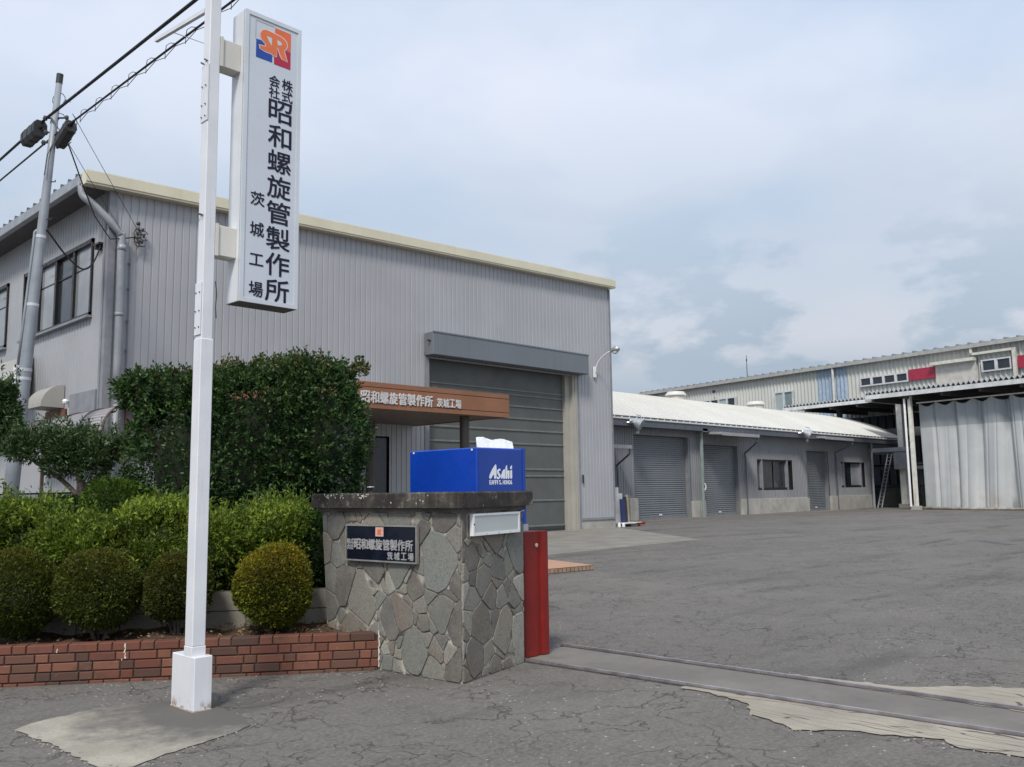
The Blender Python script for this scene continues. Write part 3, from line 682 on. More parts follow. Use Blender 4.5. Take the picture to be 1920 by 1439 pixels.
SR = [(3.645, 5.388), (3.702, 5.395), (3.705, 5.415), (3.666, 5.446), (3.654, 5.472), (3.652, 5.497), (3.665, 5.525), (3.689, 5.541), (3.717, 5.546), (3.772, 5.542), (3.843, 5.534), (3.881, 5.523), (3.903, 5.502), (3.91, 5.474), (3.899, 5.444), (3.878, 5.424), (3.883, 5.407), (3.913, 5.332), (3.862, 5.341), (3.847, 5.362), (3.824, 5.418), (3.812, 5.435), (3.806, 5.342), (3.777, 5.343), (3.758, 5.353), (3.73, 5.352), (3.694, 5.354), (3.652, 5.363)]
H1 = [(3.709, 5.492), (3.76, 5.491), (3.761, 5.422), (3.735, 5.449)]; H2 = [(3.812, 5.492), (3.844, 5.488), (3.859, 5.471), (3.847, 5.453), (3.818, 5.448)]
def grow(P, k):
    n = len(P); o_ = []
    for i in range(n):
        a, b, c = Vector(P[i - 1]), Vector(P[i]), Vector(P[(i + 1) % n]); d = ((b - a).normalized() + (c - b).normalized())
        d = d.normalized() if d.length > .05 else (b - a).normalized(); nn = Vector((-d.y, d.x)); o_.append(tuple(b + nn * k))
    return o_
T = .0012
def flat(name, polys, mat, k): 
    mb = MB()
    for P in polys: mb.prism(XZ(P, k), (0, -T, 0))
    return mb.build(name, mat, em2)
mb = MB(); mb.prism(XZ([(3.606, 5.605), (3.785, 5.605), (3.785, 5.600), (3.611, 5.600), (3.611, 5.44), (3.606, 5.44)], 0), (0, -T, 0)); em2 = mb.build('emblem', simple('emblem_outline', (.5, .42, .42), .4), sb)
em2.parent = sg; OFF[em2.name] = off(sg)
M_OR = simple('emblem_orange', (.75, .16, .05), .4); 
flat('orange_square', [E1], simple('emblem_square_orange', (.70, .14, .045), .4), 0); flat('blue_square', [E2], simple('emblem_blue', (.008, .06, .34), .4), 0); flat('crimson_square', [E3], simple('emblem_crimson', (.42, .012, .045), .4), 0)
ar = sum(SR[i][0] * SR[(i + 1) % len(SR)][1] - SR[(i + 1) % len(SR)][0] * SR[i][1] for i in range(len(SR)))
flat('letters_outline', [grow(SR, .0085 if ar < 0 else -.0085)], simple('emblem_white', (.68, .60, .60), .4), T)
flat('letters', [SR], simple('emblem_letter_orange', (.74, .17, .05), .4), 2 * T)
flat('letter_opening', [H1], MATS['sign_face'], 3 * T)
flat('letter_opening', [H2], MATS['sign_face'], 3 * T)
mb = MB(); mb.obox((3.226, 6.67, 5.585), (.03, 0, 0), (.02, 1.0, .13), (0, -.006, .035)); mb.build('side_arm', M_PAINT, sg)
mb = MB(); mb.tube([(3.25, 7.35, 5.69), (3.4, 7.0, 5.5), (3.55, 6.7, 5.41)], .004, 5); mb.build('stay_wire', M_STL, sg)
mb = MB(); mb.tube(bez([(3.335, 6.56, 3.3), (3.345, 6.555, 3.2), (3.34, 6.555, 3.1), (3.345, 6.553, 3.0)]), .005, 5); mb.build('cable', M_DRK, sg)
for nm in ('side_arm',): pass

# ------------------------------------------------------------------ brick planter, block wall, soil
BO = Vector((2.53, 8.62, 0)); bd = Vector((.808, -.589, 0)); bn = Vector((.589, .808, 0))
def bp(s, n, z): return BO + bd * s + bn * n + Vector((0, 0, z))
mbk = MT('planter_brick', .8, 0, .3); rr = mbk.n('ShaderNodeValToRGB'); mbk.l(mbk.island(), rr.inputs[0]); rr.color_ramp.interpolation = 'CONSTANT'
pal = [(.15, .058, .043), (.13, .05, .038), (.175, .075, .055), (.085, .045, .038), (.155, .062, .047), (.085, .046, .04), (.15, .06, .044), (.185, .08, .06), (.125, .062, .05), (.145, .058, .043), (.12, .062, .048)]
while len(rr.color_ramp.elements) < len(pal): rr.color_ramp.elements.new(.5)
for i, (e_, c) in enumerate(zip(rr.color_ramp.elements, pal)): e_.position = i / len(pal); e_.color = c + (1,)
x = mbk.mix(mbk.ramp(mbk.noise(9, 6, .7), .5, .72, 0, .6), mbk.mix(1., rr.outputs[0], (1.08, 1.06, .93), 'MULTIPLY'), (.06, .047, .04)); x = mbk.mix(mbk.ramp(mbk.noise(22, 5, .7), .6, .75, 0, .35), x, (.3, .2, .15))
mbk.col(x); mbk.bump(mbk.noise(70, 5, .7), .5, .004)
bw = thing('brick_planter', 'low red brick planter wall behind the white sign pole', 'brick wall', bp(1.5, 0, 0))
mb = MB(); mb.obox(bp(-2.6, .014, 0), bd * 5.78, bn * .095, (0, 0, .318)); mb.build('mortar', simple('brick_mortar', (.055, .04, .035), .95, var=.4, scale=9), bw)
mb = MB(); rl = random.Random(12)
for c in range(5):
    z0 = -.045 + c * .078; s = -2.6 - rl.uniform(0, .2); k = c
    while s < 3.17:
        l = (.215 if k % 2 else .105) * rl.uniform(.92, 1.08); k += 1; e1 = min(s + l, 3.19)
        if e1 - s > .03:
            j = rl.uniform(-.003, .003); dz = rl.uniform(-.002, .002); top_ = z0 + .0695 + dz; c_ = .006
            b = [bp(s + c_, j, z0), bp(e1 - c_, j, z0), bp(e1 - c_, .12, z0), bp(s + c_, .12, z0)]
            # bevelled front
            f0 = [bp(s, j + c_, z0), bp(e1, j + c_, z0), bp(e1, j + c_, top_), bp(s, j + c_, top_)]
            f1 = [bp(s + c_, j, z0 + c_), bp(e1 - c_, j, z0 + c_), bp(e1 - c_, j, top_ - c_), bp(s + c_, j, top_ - c_)]
            bk = [bp(s, .122, z0), bp(e1, .122, z0), bp(e1, .122, top_), bp(s, .122, top_)]
            mb.add(f0 + f1 + bk, [(4, 5, 6, 7), (0, 1, 5, 4), (1, 2, 6, 5), (2, 3, 7, 6), (3, 0, 4, 7), (1, 0, 8, 9), (2, 1, 9, 10), (3, 2, 10, 11), (0, 3, 11, 8)])
        s = e1 + .009
mb.build('bricks', mbk.m, bw)
mb = MB(); rl = random.Random(9)
for z in np.arange(.03, .33, .02):
    w = rl.uniform(.006, .016); mb.obox(bp(3.188 + rl.uniform(-.003, .003), -.006, z), bd * w, bn * .05, (0, 0, .0215))
M_PM = simple('pale_mortar', (.62, .57, .49), .9, var=.2, scale=20); mb.build('mortar_smear', M_PM, bw); mb = MB()
for k in range(9): mb.obox(bp(.995 + rl.uniform(-.006, .006) - (.02 if k > 7 else 0), -.005, .31 - k * .016), bd * rl.uniform(.006, .014), bn * .012, (0, 0, .0165))
mb.build('mortar_smear', M_PM, bw); mb = MB()
for k in range(2): mb.obox(bp(.437 + k * .004, -.005, .27 + k * .016), bd * .008, bn * .012, (0, 0, .017))
mb.build('mortar_smear', M_PM, bw)
M_SOIL = MT('planter_soil', .95, 0, .2); x = M_SOIL.mix(M_SOIL.ramp(M_SOIL.noise(14, 6, .7), .35, .7), (.05, .032, .024), (.13, .088, .06)); x = M_SOIL.mix(M_SOIL.ramp(M_SOIL.noise(60, 5, .7), .55, .7), x, (.26, .18, .11)); M_SOIL.col(x); M_SOIL.bump(M_SOIL.noise(40, 6, .7), .9, .02)
def grid_sheet(s0, s1, n0, n1, zf, ns, nn_):
    mb = MB(); 
    for i in range(ns + 1):
        for j in range(nn_ + 1):
            s, n = s0 + (s1 - s0) * i / ns, n0 + (n1 - n0) * j / nn_; mb.v.append(tuple(bp(s, n, zf(s, n))))
    for i in range(ns):
        for j in range(nn_):
            a = i * (nn_ + 1) + j; mb.f.append((a, a + nn_ + 1, a + nn_ + 2, a + 1)); mb.mi.append(0)
    return mb
so1 = grid_sheet(-2.6, 3.14, .1, .86, lambda s, n: .29 + .02 * math.sin(5 * s + 3 * n) + .012 * math.sin(17 * s) + .05 * (n - .1), 90, 10)
struct(so1, 'planter_ground', M_SOIL.m, smooth=True)
so2 = grid_sheet(-4, 3.3, .86, 4.6, lambda s, n: .62 + .03 * math.sin(3 * s + 2 * n) + .1 * min(1, (n - .86) / 1.5), 40, 20)
struct(so2, 'bed_ground', M_SOIL.m, smooth=True)
bl = thing('block_wall', 'low grey concrete block retaining wall behind the round shrubs', 'block wall', bp(1.2, .85, 0))
mb = MB(); s = 2.71; k = 0
M_BLOCK = m_concrete('block_concrete', (.27, .25, .205), (.10, .09, .075), amt=.75)
M_BCAP = m_concrete('block_dark', (.2, .19, .165), (.075, .07, .06), amt=.75)
for c in range(3):
    z0 = .10 + c * .191; s = 2.70 - (.0 if c % 2 else .0)
    while s > -2.7:
        l = .39; mb.obox(bp(s - l + .003, .80 + .003 * (c % 2), z0), bd * (l - .010), bn * .1, (0, 0, .181)); s -= l
mb.build('blocks', M_BLOCK, bl)
mb = MB(); mb.obox(bp(-2.7, .808, .1), bd * 5.39, bn * .085, (0, 0, .565)); mb.build('block_joints', simple('block_joint', (.07, .065, .055), .95), bl)

# ------------------------------------------------------------------ planting
def m_leaf(name, spec=.2, rough=.55, trans=.28):
    m = MT(name, rough, 0, spec); at = m.n('ShaderNodeAttribute'); at.attribute_name = 'tint'
    isl = m.island(); c = m.mix(m.ramp(isl, 0, 1, 0, 1), m.mix(1., at.outputs['Color'], (.62, .66, .62), 'MULTIPLY'), m.mix(1., at.outputs['Color'], (1.4, 1.35, 1.2), 'MULTIPLY'))
    m.col(c); tr = m.n('ShaderNodeBsdfTranslucent'); m.l(m.mix(1., c, (1.5, 1.7, .8), 'MULTIPLY'), tr.inputs[0])
    mx = m.n('ShaderNodeMixShader'); mx.inputs[0].default_value = trans; m.l(m.b.outputs[0], mx.inputs[1]); m.l(tr.outputs[0], mx.inputs[2])
    m.l(mx.outputs[0], m.t.nodes['Material Output'].inputs[0]); return m.m
M_LEAF = m_leaf('leaf'); M_LEAFG = m_leaf('glossy_leaf', .28, .45, .22)
M_TWIG = simple('twig_core', (.020, .028, .012), .95, var=.5, scale=12); M_BARK = simple('bark', (.085, .068, .052), .9, var=.4, scale=14, bump=.6)
def lump(p, seed, amp, f0):
    r = np.random.default_rng(seed); o_ = np.zeros(len(p))
    for k in range(9):
        f = f0 * r.uniform(.6, 2.6); v = r.normal(size=3); v /= np.linalg.norm(v); o_ += np.sin(p @ v * f + r.uniform(0, 6.3)) / (1 + .3 * k)
    return amp * o_ / 2.6
def leaf_obj(name, P, D, size, aspect, C, mat, parent=None, wid=None, loc=None):
    n = len(P); D = D / np.linalg.norm(D, axis=1)[:, None]
    S = np.cross(D, RNG.normal(size=(n, 3))); S /= np.linalg.norm(S, axis=1)[:, None] + 1e-9; Nn = np.cross(S, D)
    L = size * RNG.uniform(.65, 1.3, n)[:, None]; Wd = L * aspect * .5
    base = off(parent) if parent is not None else Vector(loc or (0, 0, 0)); P = P - np.array(base)
    V = np.empty((n, 4, 3)); V[:, 0] = P; V[:, 1] = P + D * L * .5 + S * Wd + Nn * L * .06; V[:, 2] = P + D * L - Nn * L * .08; V[:, 3] = P + D * L * .5 - S * Wd + Nn * L * .06
    me = bpy.data.meshes.new(name); me.vertices.add(4 * n); me.vertices.foreach_set('co', V.astype(np.float32).ravel())
    me.loops.add(4 * n); me.loops.foreach_set('vertex_index', np.arange(4 * n, dtype=np.int32)); me.polygons.add(n)
    me.polygons.foreach_set('loop_start', np.arange(0, 4 * n, 4, dtype=np.int32)); me.polygons.foreach_set('loop_total', np.full(n, 4, dtype=np.int32))
    at = me.attributes.new('tint', 'FLOAT_COLOR', 'POINT'); cc = np.ones((n, 4, 4), dtype=np.float32); cc[:, :, :3] = C[:, None, :]; at.data.foreach_set('color', cc.ravel())
    me.materials.append(mat); me.update(); me.validate(); o = bpy.data.objects.new(name, me); COL.objects.link(o)
    if parent is not None: o.parent = parent
    else: o.location = base
    OFF[o.name] = base; return o
def shell(n, c, h, e=2.5, seed=0, amp=.08, f0=5., thick=.16, rotz=0., zmin=None):
    """points near the surface of a lumpy superellipsoid with half sizes h, and outward directions"""
    d = RNG.normal(size=(int(n), 3)); h = np.array(h); d = d / np.linalg.norm(d, axis=1)[:, None]
    # even out over the surface of a box-like body
    q = d * h; k = (np.abs(d) ** e).sum(1) ** (-1 / e); p = d * k[:, None] * h
    w = np.linalg.norm(p, axis=1) ** 2; keep = RNG.uniform(0, w.max() * 1.0, len(w)) < w; d, p = d[keep], p[keep]
    nrm = np.sign(p) * np.abs(p / h) ** (e - 1) / h; nrm /= np.linalg.norm(nrm, axis=1)[:, None] + 1e-9
    rad = 1 + lump(p, seed, amp, f0) - np.abs(RNG.normal(0, thick, len(p))) + RNG.uniform(-.01, .02, len(p))
    p = p * rad[:, None]
    if rotz:
        ca, sa = math.cos(rotz), math.sin(rotz); M = np.array([[ca, -sa, 0], [sa, ca, 0], [0, 0, 1]]); p = p @ M.T; nrm = nrm @ M.T
    p = p + np.array(c)
    if zmin is not None: k = p[:, 2] > zmin; p, nrm, rad = p[k], nrm[k], rad[k]
    return p, nrm
def core_obj(name, c, h, e, seed, amp, f0, scale, mat, parent, rotz=0., seg=28):
    vs = []; fs = []
    for i in range(seg // 2 + 1):
        for j in range(seg):
            a, b = math.pi * i / (seg // 2), 2 * math.pi * j / seg; vs.append((math.sin(a) * math.cos(b), math.sin(a) * math.sin(b), math.cos(a)))
    d = np.array(vs); k = (np.abs(d) ** e).sum(1) ** (-1 / e); p = d * k[:, None] * np.array(h); p = p * ((1 + lump(p, seed, amp, f0)) * scale)[:, None]
    ca, sa = math.cos(rotz), math.sin(rotz); p = p @ np.array([[ca, -sa, 0], [sa, ca, 0], [0, 0, 1]]).T + np.array(c)
    for i in range(seg // 2):
        for j in range(seg): a, b = i * seg + j, i * seg + (j + 1) % seg; fs.append((a, a + seg, b + seg, b))
    mb = MB(); mb.add([tuple(q) for q in p], fs); return mb.build(name, mat, parent, True)
def cols(n, pal, jit=.15):
    pal = np.array(pal); i = RNG.integers(0, len(pal), n); return pal[i] * (1 + RNG.uniform(-jit, jit, (n, 1)))
def outward(nrm, up=.3, rnd=.8):
    return nrm + RNG.normal(0, rnd, nrm.shape) * .7 + np.array([0, 0, up])
def tufts(p, nm, m, k, length, up=.3):     # short leafy shoots standing out of the surface
    i = RNG.integers(0, len(p), m); d = nm[i] + RNG.normal(0, .45, (m, 3)) + np.array([0, 0, up]); d /= np.linalg.norm(d, axis=1)[:, None]
    L = length * RNG.uniform(.4, 1.2, (m, 1)); t = np.linspace(0, 1, k)
    P = (p[i][:, None, :] + (d * L)[:, None, :] * t[None, :, None]).reshape(-1, 3) + RNG.normal(0, .006, (m * k, 3))
    return P, np.repeat(d, k, 0) + RNG.normal(0, .75, (m * k, 3))
ANG = math.atan2(bd.y, bd.x)
# round clipped shrubs
shr = [(-.02, .42, .745, .335, .36, 'dark olive round clipped shrub cut off by the picture edge', [(.060, .080, .014), (.080, .095, .016), (.045, .068, .014)], .0),
       (.65, .43, .755, .36, .345, 'widest dark olive round shrub, wholly in view and clear of the white pole', [(.062, .082, .015), (.085, .096, .018), (.05, .07, .015)], .0),
       (1.35, .45, .775, .295, .31, 'smallest dark round shrub standing behind the white sign pole', [(.055, .066, .015), (.072, .078, .018), (.045, .055, .014)], .0),
       (2.20, .42, .735, .33, .355, 'round clipped shrub with golden yellow top beside the stone pillar', [(.10, .112, .014), (.13, .13, .016), (.075, .092, .014)], .9)]
for i, (s, n_, z, r_, hz, lab, pal, gold) in enumerate(shr):
    t = thing('round_shrub', lab, 'shrub', bp(s, n_, .31), 'round clipped shrubs in the brick planter')
    c = bp(s, n_, z); cc = (c.x, c.y, c.z)
    core_obj('twig_mass', cc, (r_, r_ * .95, hz), 2.25, 40 + i, .12, 6.5, .82, M_TWIG, t)
    p, nm = shell(27000, cc, (r_, r_ * .95, hz), 2.25, 40 + i, .12, 6.5, .05)
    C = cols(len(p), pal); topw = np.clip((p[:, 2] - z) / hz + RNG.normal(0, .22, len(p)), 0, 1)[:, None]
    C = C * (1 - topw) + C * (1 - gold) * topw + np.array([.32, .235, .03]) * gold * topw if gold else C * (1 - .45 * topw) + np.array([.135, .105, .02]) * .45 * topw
    q1, q2 = tufts(p, nm, 420, 7, .055, .35); qi = RNG.integers(0, len(p), 420)
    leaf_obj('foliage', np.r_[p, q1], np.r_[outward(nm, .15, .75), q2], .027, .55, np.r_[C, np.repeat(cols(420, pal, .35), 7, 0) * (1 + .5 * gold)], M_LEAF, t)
    mb = MB(); b = bp(s, n_, .26)
    for k in range(4): mb.tube(bez([b + Vector((RNG.uniform(-.03, .03), RNG.uniform(-.03, .03), 0)), b + Vector((RNG.uniform(-.08, .08), RNG.uniform(-.08, .08), .14)), c + Vector((RNG.uniform(-.15, .15), RNG.uniform(-.15, .15), 0))], 4), [.016] * 8 + [.01], 6)
    mb.build('trunk', M_BARK, t, True)
# loose bright azalea hedge behind the block wall: one bush after another
PALB = [(.105, .16, .024), (.14, .185, .027), (.075, .12, .022), (.17, .205, .034), (.092, .128, .026)]
hed = [(-.42, 1.3, 1.05, .50, .48, 'bright azalea bush rising behind the round shrub at the picture edge'), (.30, 1.22, .96, .46, .38, 'fresh green azalea bush rising behind the widest round shrub'),
       (.95, 1.36, 1.08, .46, .47, 'azalea bush with new shoots behind the half hidden smallest round shrub'), (1.60, 1.25, .97, .42, .38, 'yellowish azalea bush between the white pole and the golden round shrub'), (2.16, 1.3, 1.03, .36, .43, 'yellow green azalea bush above the golden round shrub, last of its row')]
for i, (s, n_, z, r_, hz, lab) in enumerate(hed):
    t = thing('azalea_bush', lab, 'bush', bp(s, n_, .66), 'bright azalea bushes behind the block wall')
    c = bp(s, n_, z); cc = (c.x, c.y, c.z); h = (r_, .48, hz)
    core_obj('twig_mass', cc, h, 2.4, 60 + i, .16, 5, .62, M_TWIG, t, ANG)
    pp_ = []; pn_ = []
    for q_ in range(11):
        a_ = RNG.uniform(0, 6.28); rr_ = math.sqrt(RNG.uniform(0, 1)) * .8; hh = RNG.uniform(.17, .27)
        cq = bp(s + math.cos(a_) * rr_ * r_, n_ + math.sin(a_) * rr_ * .44, z + hz * (RNG.uniform(.25, .72) if q_ < 7 else RNG.uniform(-.75, .1)))
        a1, a2 = shell(3000, tuple(cq), (hh * 1.2, hh * 1.05, hh * .95), 2.2, 600 + 20 * i + q_, .28, 9., .16, ANG); pp_.append(a1); pn_.append(a2)
    a1, a2 = shell(7000, cc, h, 2.4, 60 + i, .18, 5., .14, ANG); pp_.append(a1); pn_.append(a2)
    p, nm = np.concatenate(pp_), np.concatenate(pn_)
    k = RNG.uniform(0, 1, len(p)) < np.clip(.78 + .5 * lump(p, 17, 1, 9.), .15, 1); p, nm = p[k], nm[k]
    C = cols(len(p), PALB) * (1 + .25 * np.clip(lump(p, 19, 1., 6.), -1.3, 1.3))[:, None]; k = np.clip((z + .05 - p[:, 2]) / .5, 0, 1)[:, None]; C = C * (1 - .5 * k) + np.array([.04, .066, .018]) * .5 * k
    # tufts of new shoots over the top
    m_ = 190; a = RNG.uniform(0, 6.28, m_); q = np.sqrt(RNG.uniform(0, 1, m_)); lx, ly = np.cos(a) * q * r_ * .95, np.sin(a) * q * .45
    base = np.array(cc) + np.outer(lx, np.array(bd)) + np.outer(ly, np.array(bn)); base[:, 2] = z + hz * (1 - .35 * q ** 3) + lump(np.c_[lx, ly, lx * 0], 60 + i, .12, 6.) * hz * .6 - .05
    k = 11; tp = np.repeat(base, k, 0) + RNG.normal(0, .012, (m_ * k, 3)); tp[:, 2] += np.tile(np.linspace(0, .10, k), m_) * np.repeat(RNG.uniform(.3, 1.1, m_), k)
    tn = RNG.normal(0, .7, (m_ * k, 3)) + np.array([0, 0, .9])
    q1, q2 = tufts(p, nm, 1000, 10, .19, .7)
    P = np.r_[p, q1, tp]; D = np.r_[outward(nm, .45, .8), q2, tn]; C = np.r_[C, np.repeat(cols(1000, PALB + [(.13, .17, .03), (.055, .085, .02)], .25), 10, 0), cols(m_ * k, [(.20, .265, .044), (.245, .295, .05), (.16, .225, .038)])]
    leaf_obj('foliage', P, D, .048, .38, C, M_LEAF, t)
    mb = MB(); b = bp(s, n_, .6)
    for k in range(5): mb.tube([b, b + Vector((RNG.uniform(-.2, .2), RNG.uniform(-.2, .2), .5))], .012, 5)
    mb.build('stems', M_BARK, t, True)
t = thing('dark_bush', 'small dark green bush squeezed between azalea bush and stone pillar', 'bush', bp(2.62, 1.35, .66))
c = bp(2.55, 1.25, 1.02); cc = (c.x, c.y, c.z); core_obj('twig_mass', cc, (.26, .32, .36), 2.5, 71, .1, 7, .8, M_TWIG, t)
p, nm = shell(9000, cc, (.26, .32, .36), 2.5, 71, .14, 7., .08); leaf_obj('foliage', p, outward(nm, .2), .045, .4, cols(len(p), [(.03, .07, .02), (.04, .085, .025), (.025, .05, .018)]), M_LEAF, t)
mb = MB(); mb.tube([bp(2.58, 1.3, .6), bp(2.56, 1.26, .95)], .014, 6); mb.build('trunk', M_BARK, t, True)
# tall clipped evergreen hedge tree
t = thing('tall_hedge', 'tall dark green block clipped evergreen with stray shoots on top, behind the azaleas', 'hedge', bp(1.9, 3.3, .68))
bodies = [(.97, 3.25, 2.00, .69, .62, 1.04, 3.4), (1.72, 3.3, 2.20, .72, .70, 1.00, 3.2), (2.36, 3.28, 2.24, .68, .70, 1.00, 2.7), (.60, 3.2, 2.88, .55, .48, .21, 2.8), (1.75, 3.3, 1.45, 1.12, .58, .6, 2.6)]
Ps = []; Ns = []
def inside(p, b, k):
    s, n_, z, a, d, h, e_ = b; v = p - np.array(bp(s, n_, z)); u = np.abs(np.c_[v @ np.array(bd) / a, v @ np.array(bn) / d, v[:, 2] / h]); return (u ** e_).sum(1) < k
for i, b in enumerate(bodies):
    s, n_, z, a, d, h, e_ = b; c = bp(s, n_, z); cc = (c.x, c.y, c.z)
    core_obj('twig_mass', cc, (a, d, h), e_, 80 + i, .12, 4.5, .64, M_TWIG, t, ANG)
    p, nm = shell([26000, 34000, 34000, 11000, 20000][i], cc, (a, d, h), e_, 80 + i, .12, 4.5, .06, ANG)
    k = np.ones(len(p), bool)
    for j, b2 in enumerate(bodies):
        if j != i: k &= ~inside(p, b2, .5)
    Ps.append(p[k]); Ns.append(nm[k])
P = np.concatenate(Ps); Nm = np.concatenate(Ns); k = RNG.uniform(0, 1, len(P)) < np.clip(.78 + .5 * lump(P, 7, 1, 7.), .12, 1); P, Nm = P[k], Nm[k]
C = cols(len(P), [(.026, .062, .021), (.038, .078, .026), (.018, .044, .018), (.05, .09, .032), (.03, .064, .03)], .35)
tw = np.clip((P[:, 2] - 3.0) / .2 + RNG.normal(0, .3, len(P)), 0, 1)[:, None] * RNG.uniform(0, .7, (len(P), 1)); C = C * (1 - tw) + np.array([.075, .075, .025]) * tw
# stray shoots
sh = []; sd = []; sc_ = []
for k in range(210):
    if k < 34: s = [2.25, 2.3, 1.7, 1.75, 2.05, 2.62, 1.35, 2.95, 1.9][k % 9] + RNG.uniform(-.06, .06); hgt = RNG.uniform(.1, .26)
    else: s = RNG.uniform(.1, 3.1); hgt = RNG.uniform(.03, .11)
    b = np.array(bp(s, 3.3 + RNG.uniform(-.55, .3), (3.06 if s < 1.1 else 3.18) - .02)); m_ = int(8 + hgt * 90); lean = RNG.normal(0, .12, 3); lean[2] = 1
    tt = np.linspace(0, 1, m_)[:, None]; q = b + tt * hgt * lean + RNG.normal(0, .008, (m_, 3)); sh.append(q); sd.append(RNG.normal(0, .6, (m_, 3)) + np.array([0, 0, .7])); sc_.append(cols(m_, [(.055, .075, .022), (.08, .085, .028), (.04, .065, .02), (.095, .075, .03)]))
C = C * (1 + .28 * np.clip(lump(P, 9, 1., 4.), -1.3, 1.3))[:, None]; tp, td = tufts(P, Nm, 3800, 11, .15, .25); tcol = np.repeat(cols(3800, [(.05, .095, .03), (.036, .08, .026), (.07, .115, .04), (.03, .06, .022)], .3), 11, 0)
P = np.r_[P, tp, np.concatenate(sh)]; D = np.r_[outward(Nm, .1, .95), td, np.concatenate(sd)]; C = np.r_[C, tcol, np.concatenate(sc_)]
leaf_obj('foliage', P, D, .056, .46, C, M_LEAFG, t)
mb = MB()
for (s, n_, path) in ((.75, 3.2, [(.75, .6), (.7, 1.3), (.55, 2.0), (.36, 2.6)]), (1.7, 3.3, [(1.8, .6), (1.75, 1.4), (1.6, 2.2)]), (2.6, 3.3, [(2.45, .6), (2.5, 1.4), (2.6, 2.2)])):
    mb.tube(bez([bp(a, n_, z) for a, z in path], 5), [.055] * 6 + [.04] * (5 * (len(path) - 1) - 5), 8)
mb.tube(bez([bp(.68, 3.0, 2.1), bp(.5, 2.9, 2.35), bp(.4, 2.9, 2.62), bp(.3, 3.0, 2.85)], 5), .025, 7)
mb.build('trunk', M_BARK, t, True)
# pruned garden trees on the left
def padtree(name, label, base, limbs, pads, pal, nleaf, size, cat='tree', group=None, asp=.32):
    t = thing(name, label, cat, base, group); mb = MB()
    for path, r0, r1 in limbs:
        q = bez(path, 5); mb.tube(q, [r0 + (r1 - r0) * i / (len(q) - 1) for i in range(len(q))], 8)
    mb.build('trunk', M_BARK, t, True); Ps = []; Ds = []; Cs = []
    for i, (c, h) in enumerate(pads):
        p, nm = shell(nleaf * h[0] * h[1] * 9, c, h, 2.2, 100 + i, .3, 6., .34); Ps.append(p); Ds.append(outward(nm, .5, .8)); Cs.append(cols(len(p), pal, .25))
        # shoots
        for k in range(int(46 * h[0] / .4)):
            a, q = RNG.uniform(0, 6.28), math.sqrt(RNG.uniform(0, 1)); b = np.array(c) + np.array([math.cos(a) * q * h[0], math.sin(a) * q * h[1], h[2] * .7 * math.sqrt(max(0, 1 - q * q))]); m_ = RNG.integers(10, 22); hg = RNG.uniform(.08, .34)
            ln = np.array([math.cos(a) * .4, math.sin(a) * .4, 1]); Ps.append(b + np.linspace(0, 1, m_)[:, None] * hg * ln + RNG.normal(0, .01, (m_, 3))); Ds.append(RNG.normal(0, .7, (m_, 3)) + np.array([0, 0, .6])); Cs.append(cols(m_, pal + [(.10, .13, .06)], .2))
    leaf_obj('crown', np.concatenate(Ps), np.concatenate(Ds), size, asp, np.concatenate(Cs), M_LEAFG, t); return t
V = Vector
PALD = [(.048, .088, .036), (.062, .105, .046), (.038, .070, .030), (.08, .115, .058)]
B0 = V((5.0, 13.5, 1.2))
padtree('pruned_tree', 'open pruned garden tree with several bare limbs in front of the grey corrugated building', (5.0, 13.5, .5),
    [([(5.02, 13.46, .4), (4.97, 13.51, 1.5), (4.84, 13.64, 2.1), (4.76, 13.73, 2.5)], .075, .04), ([(4.97, 13.51, 1.5), (4.72, 13.78, 1.85), (4.42, 14.08, 2.14), (4.30, 14.2, 2.3)], .04, .02), ([(4.9, 13.58, 1.7), (5.12, 13.36, 1.95), (5.26, 13.22, 2.25), (5.42, 13.05, 2.55)], .045, .015), ([(4.86, 13.62, 2.0), (4.95, 13.5, 2.3), (5.05, 13.4, 2.6)], .03, .015)],
    [((4.42, 14.05, 2.34), (.33, .33, .22)), ((4.80, 13.68, 2.32), (.36, .36, .30)), ((5.1, 13.4, 2.24), (.32, .3, .24)), ((5.36, 13.15, 2.34), (.2, .22, .13)), ((4.74, 13.8, 2.10), (.27, .25, .2)), ((5.02, 13.4, 2.05), (.25, .22, .2)), ((4.22, 14.22, 2.28), (.18, .2, .14))], PALD, 2700, .07)
padtree('pruned_tree', 'dense dark evergreen cut off by the picture edge before the utility pole', (3.95, 15.2, .5),
    [([(3.95, 15.2, .4), (3.98, 15.18, 1.6), (4.05, 15.1, 2.6)], .08, .05)],
    [((4.06, 15.12, 2.95), (.40, .4, .36)), ((4.25, 14.95, 2.58), (.3, .3, .26)), ((3.8, 15.4, 2.5), (.4, .4, .4)), ((4.22, 14.98, 3.18), (.18, .18, .16))], [(.036, .075, .030), (.05, .092, .036), (.03, .06, .026)], 6200, .07)
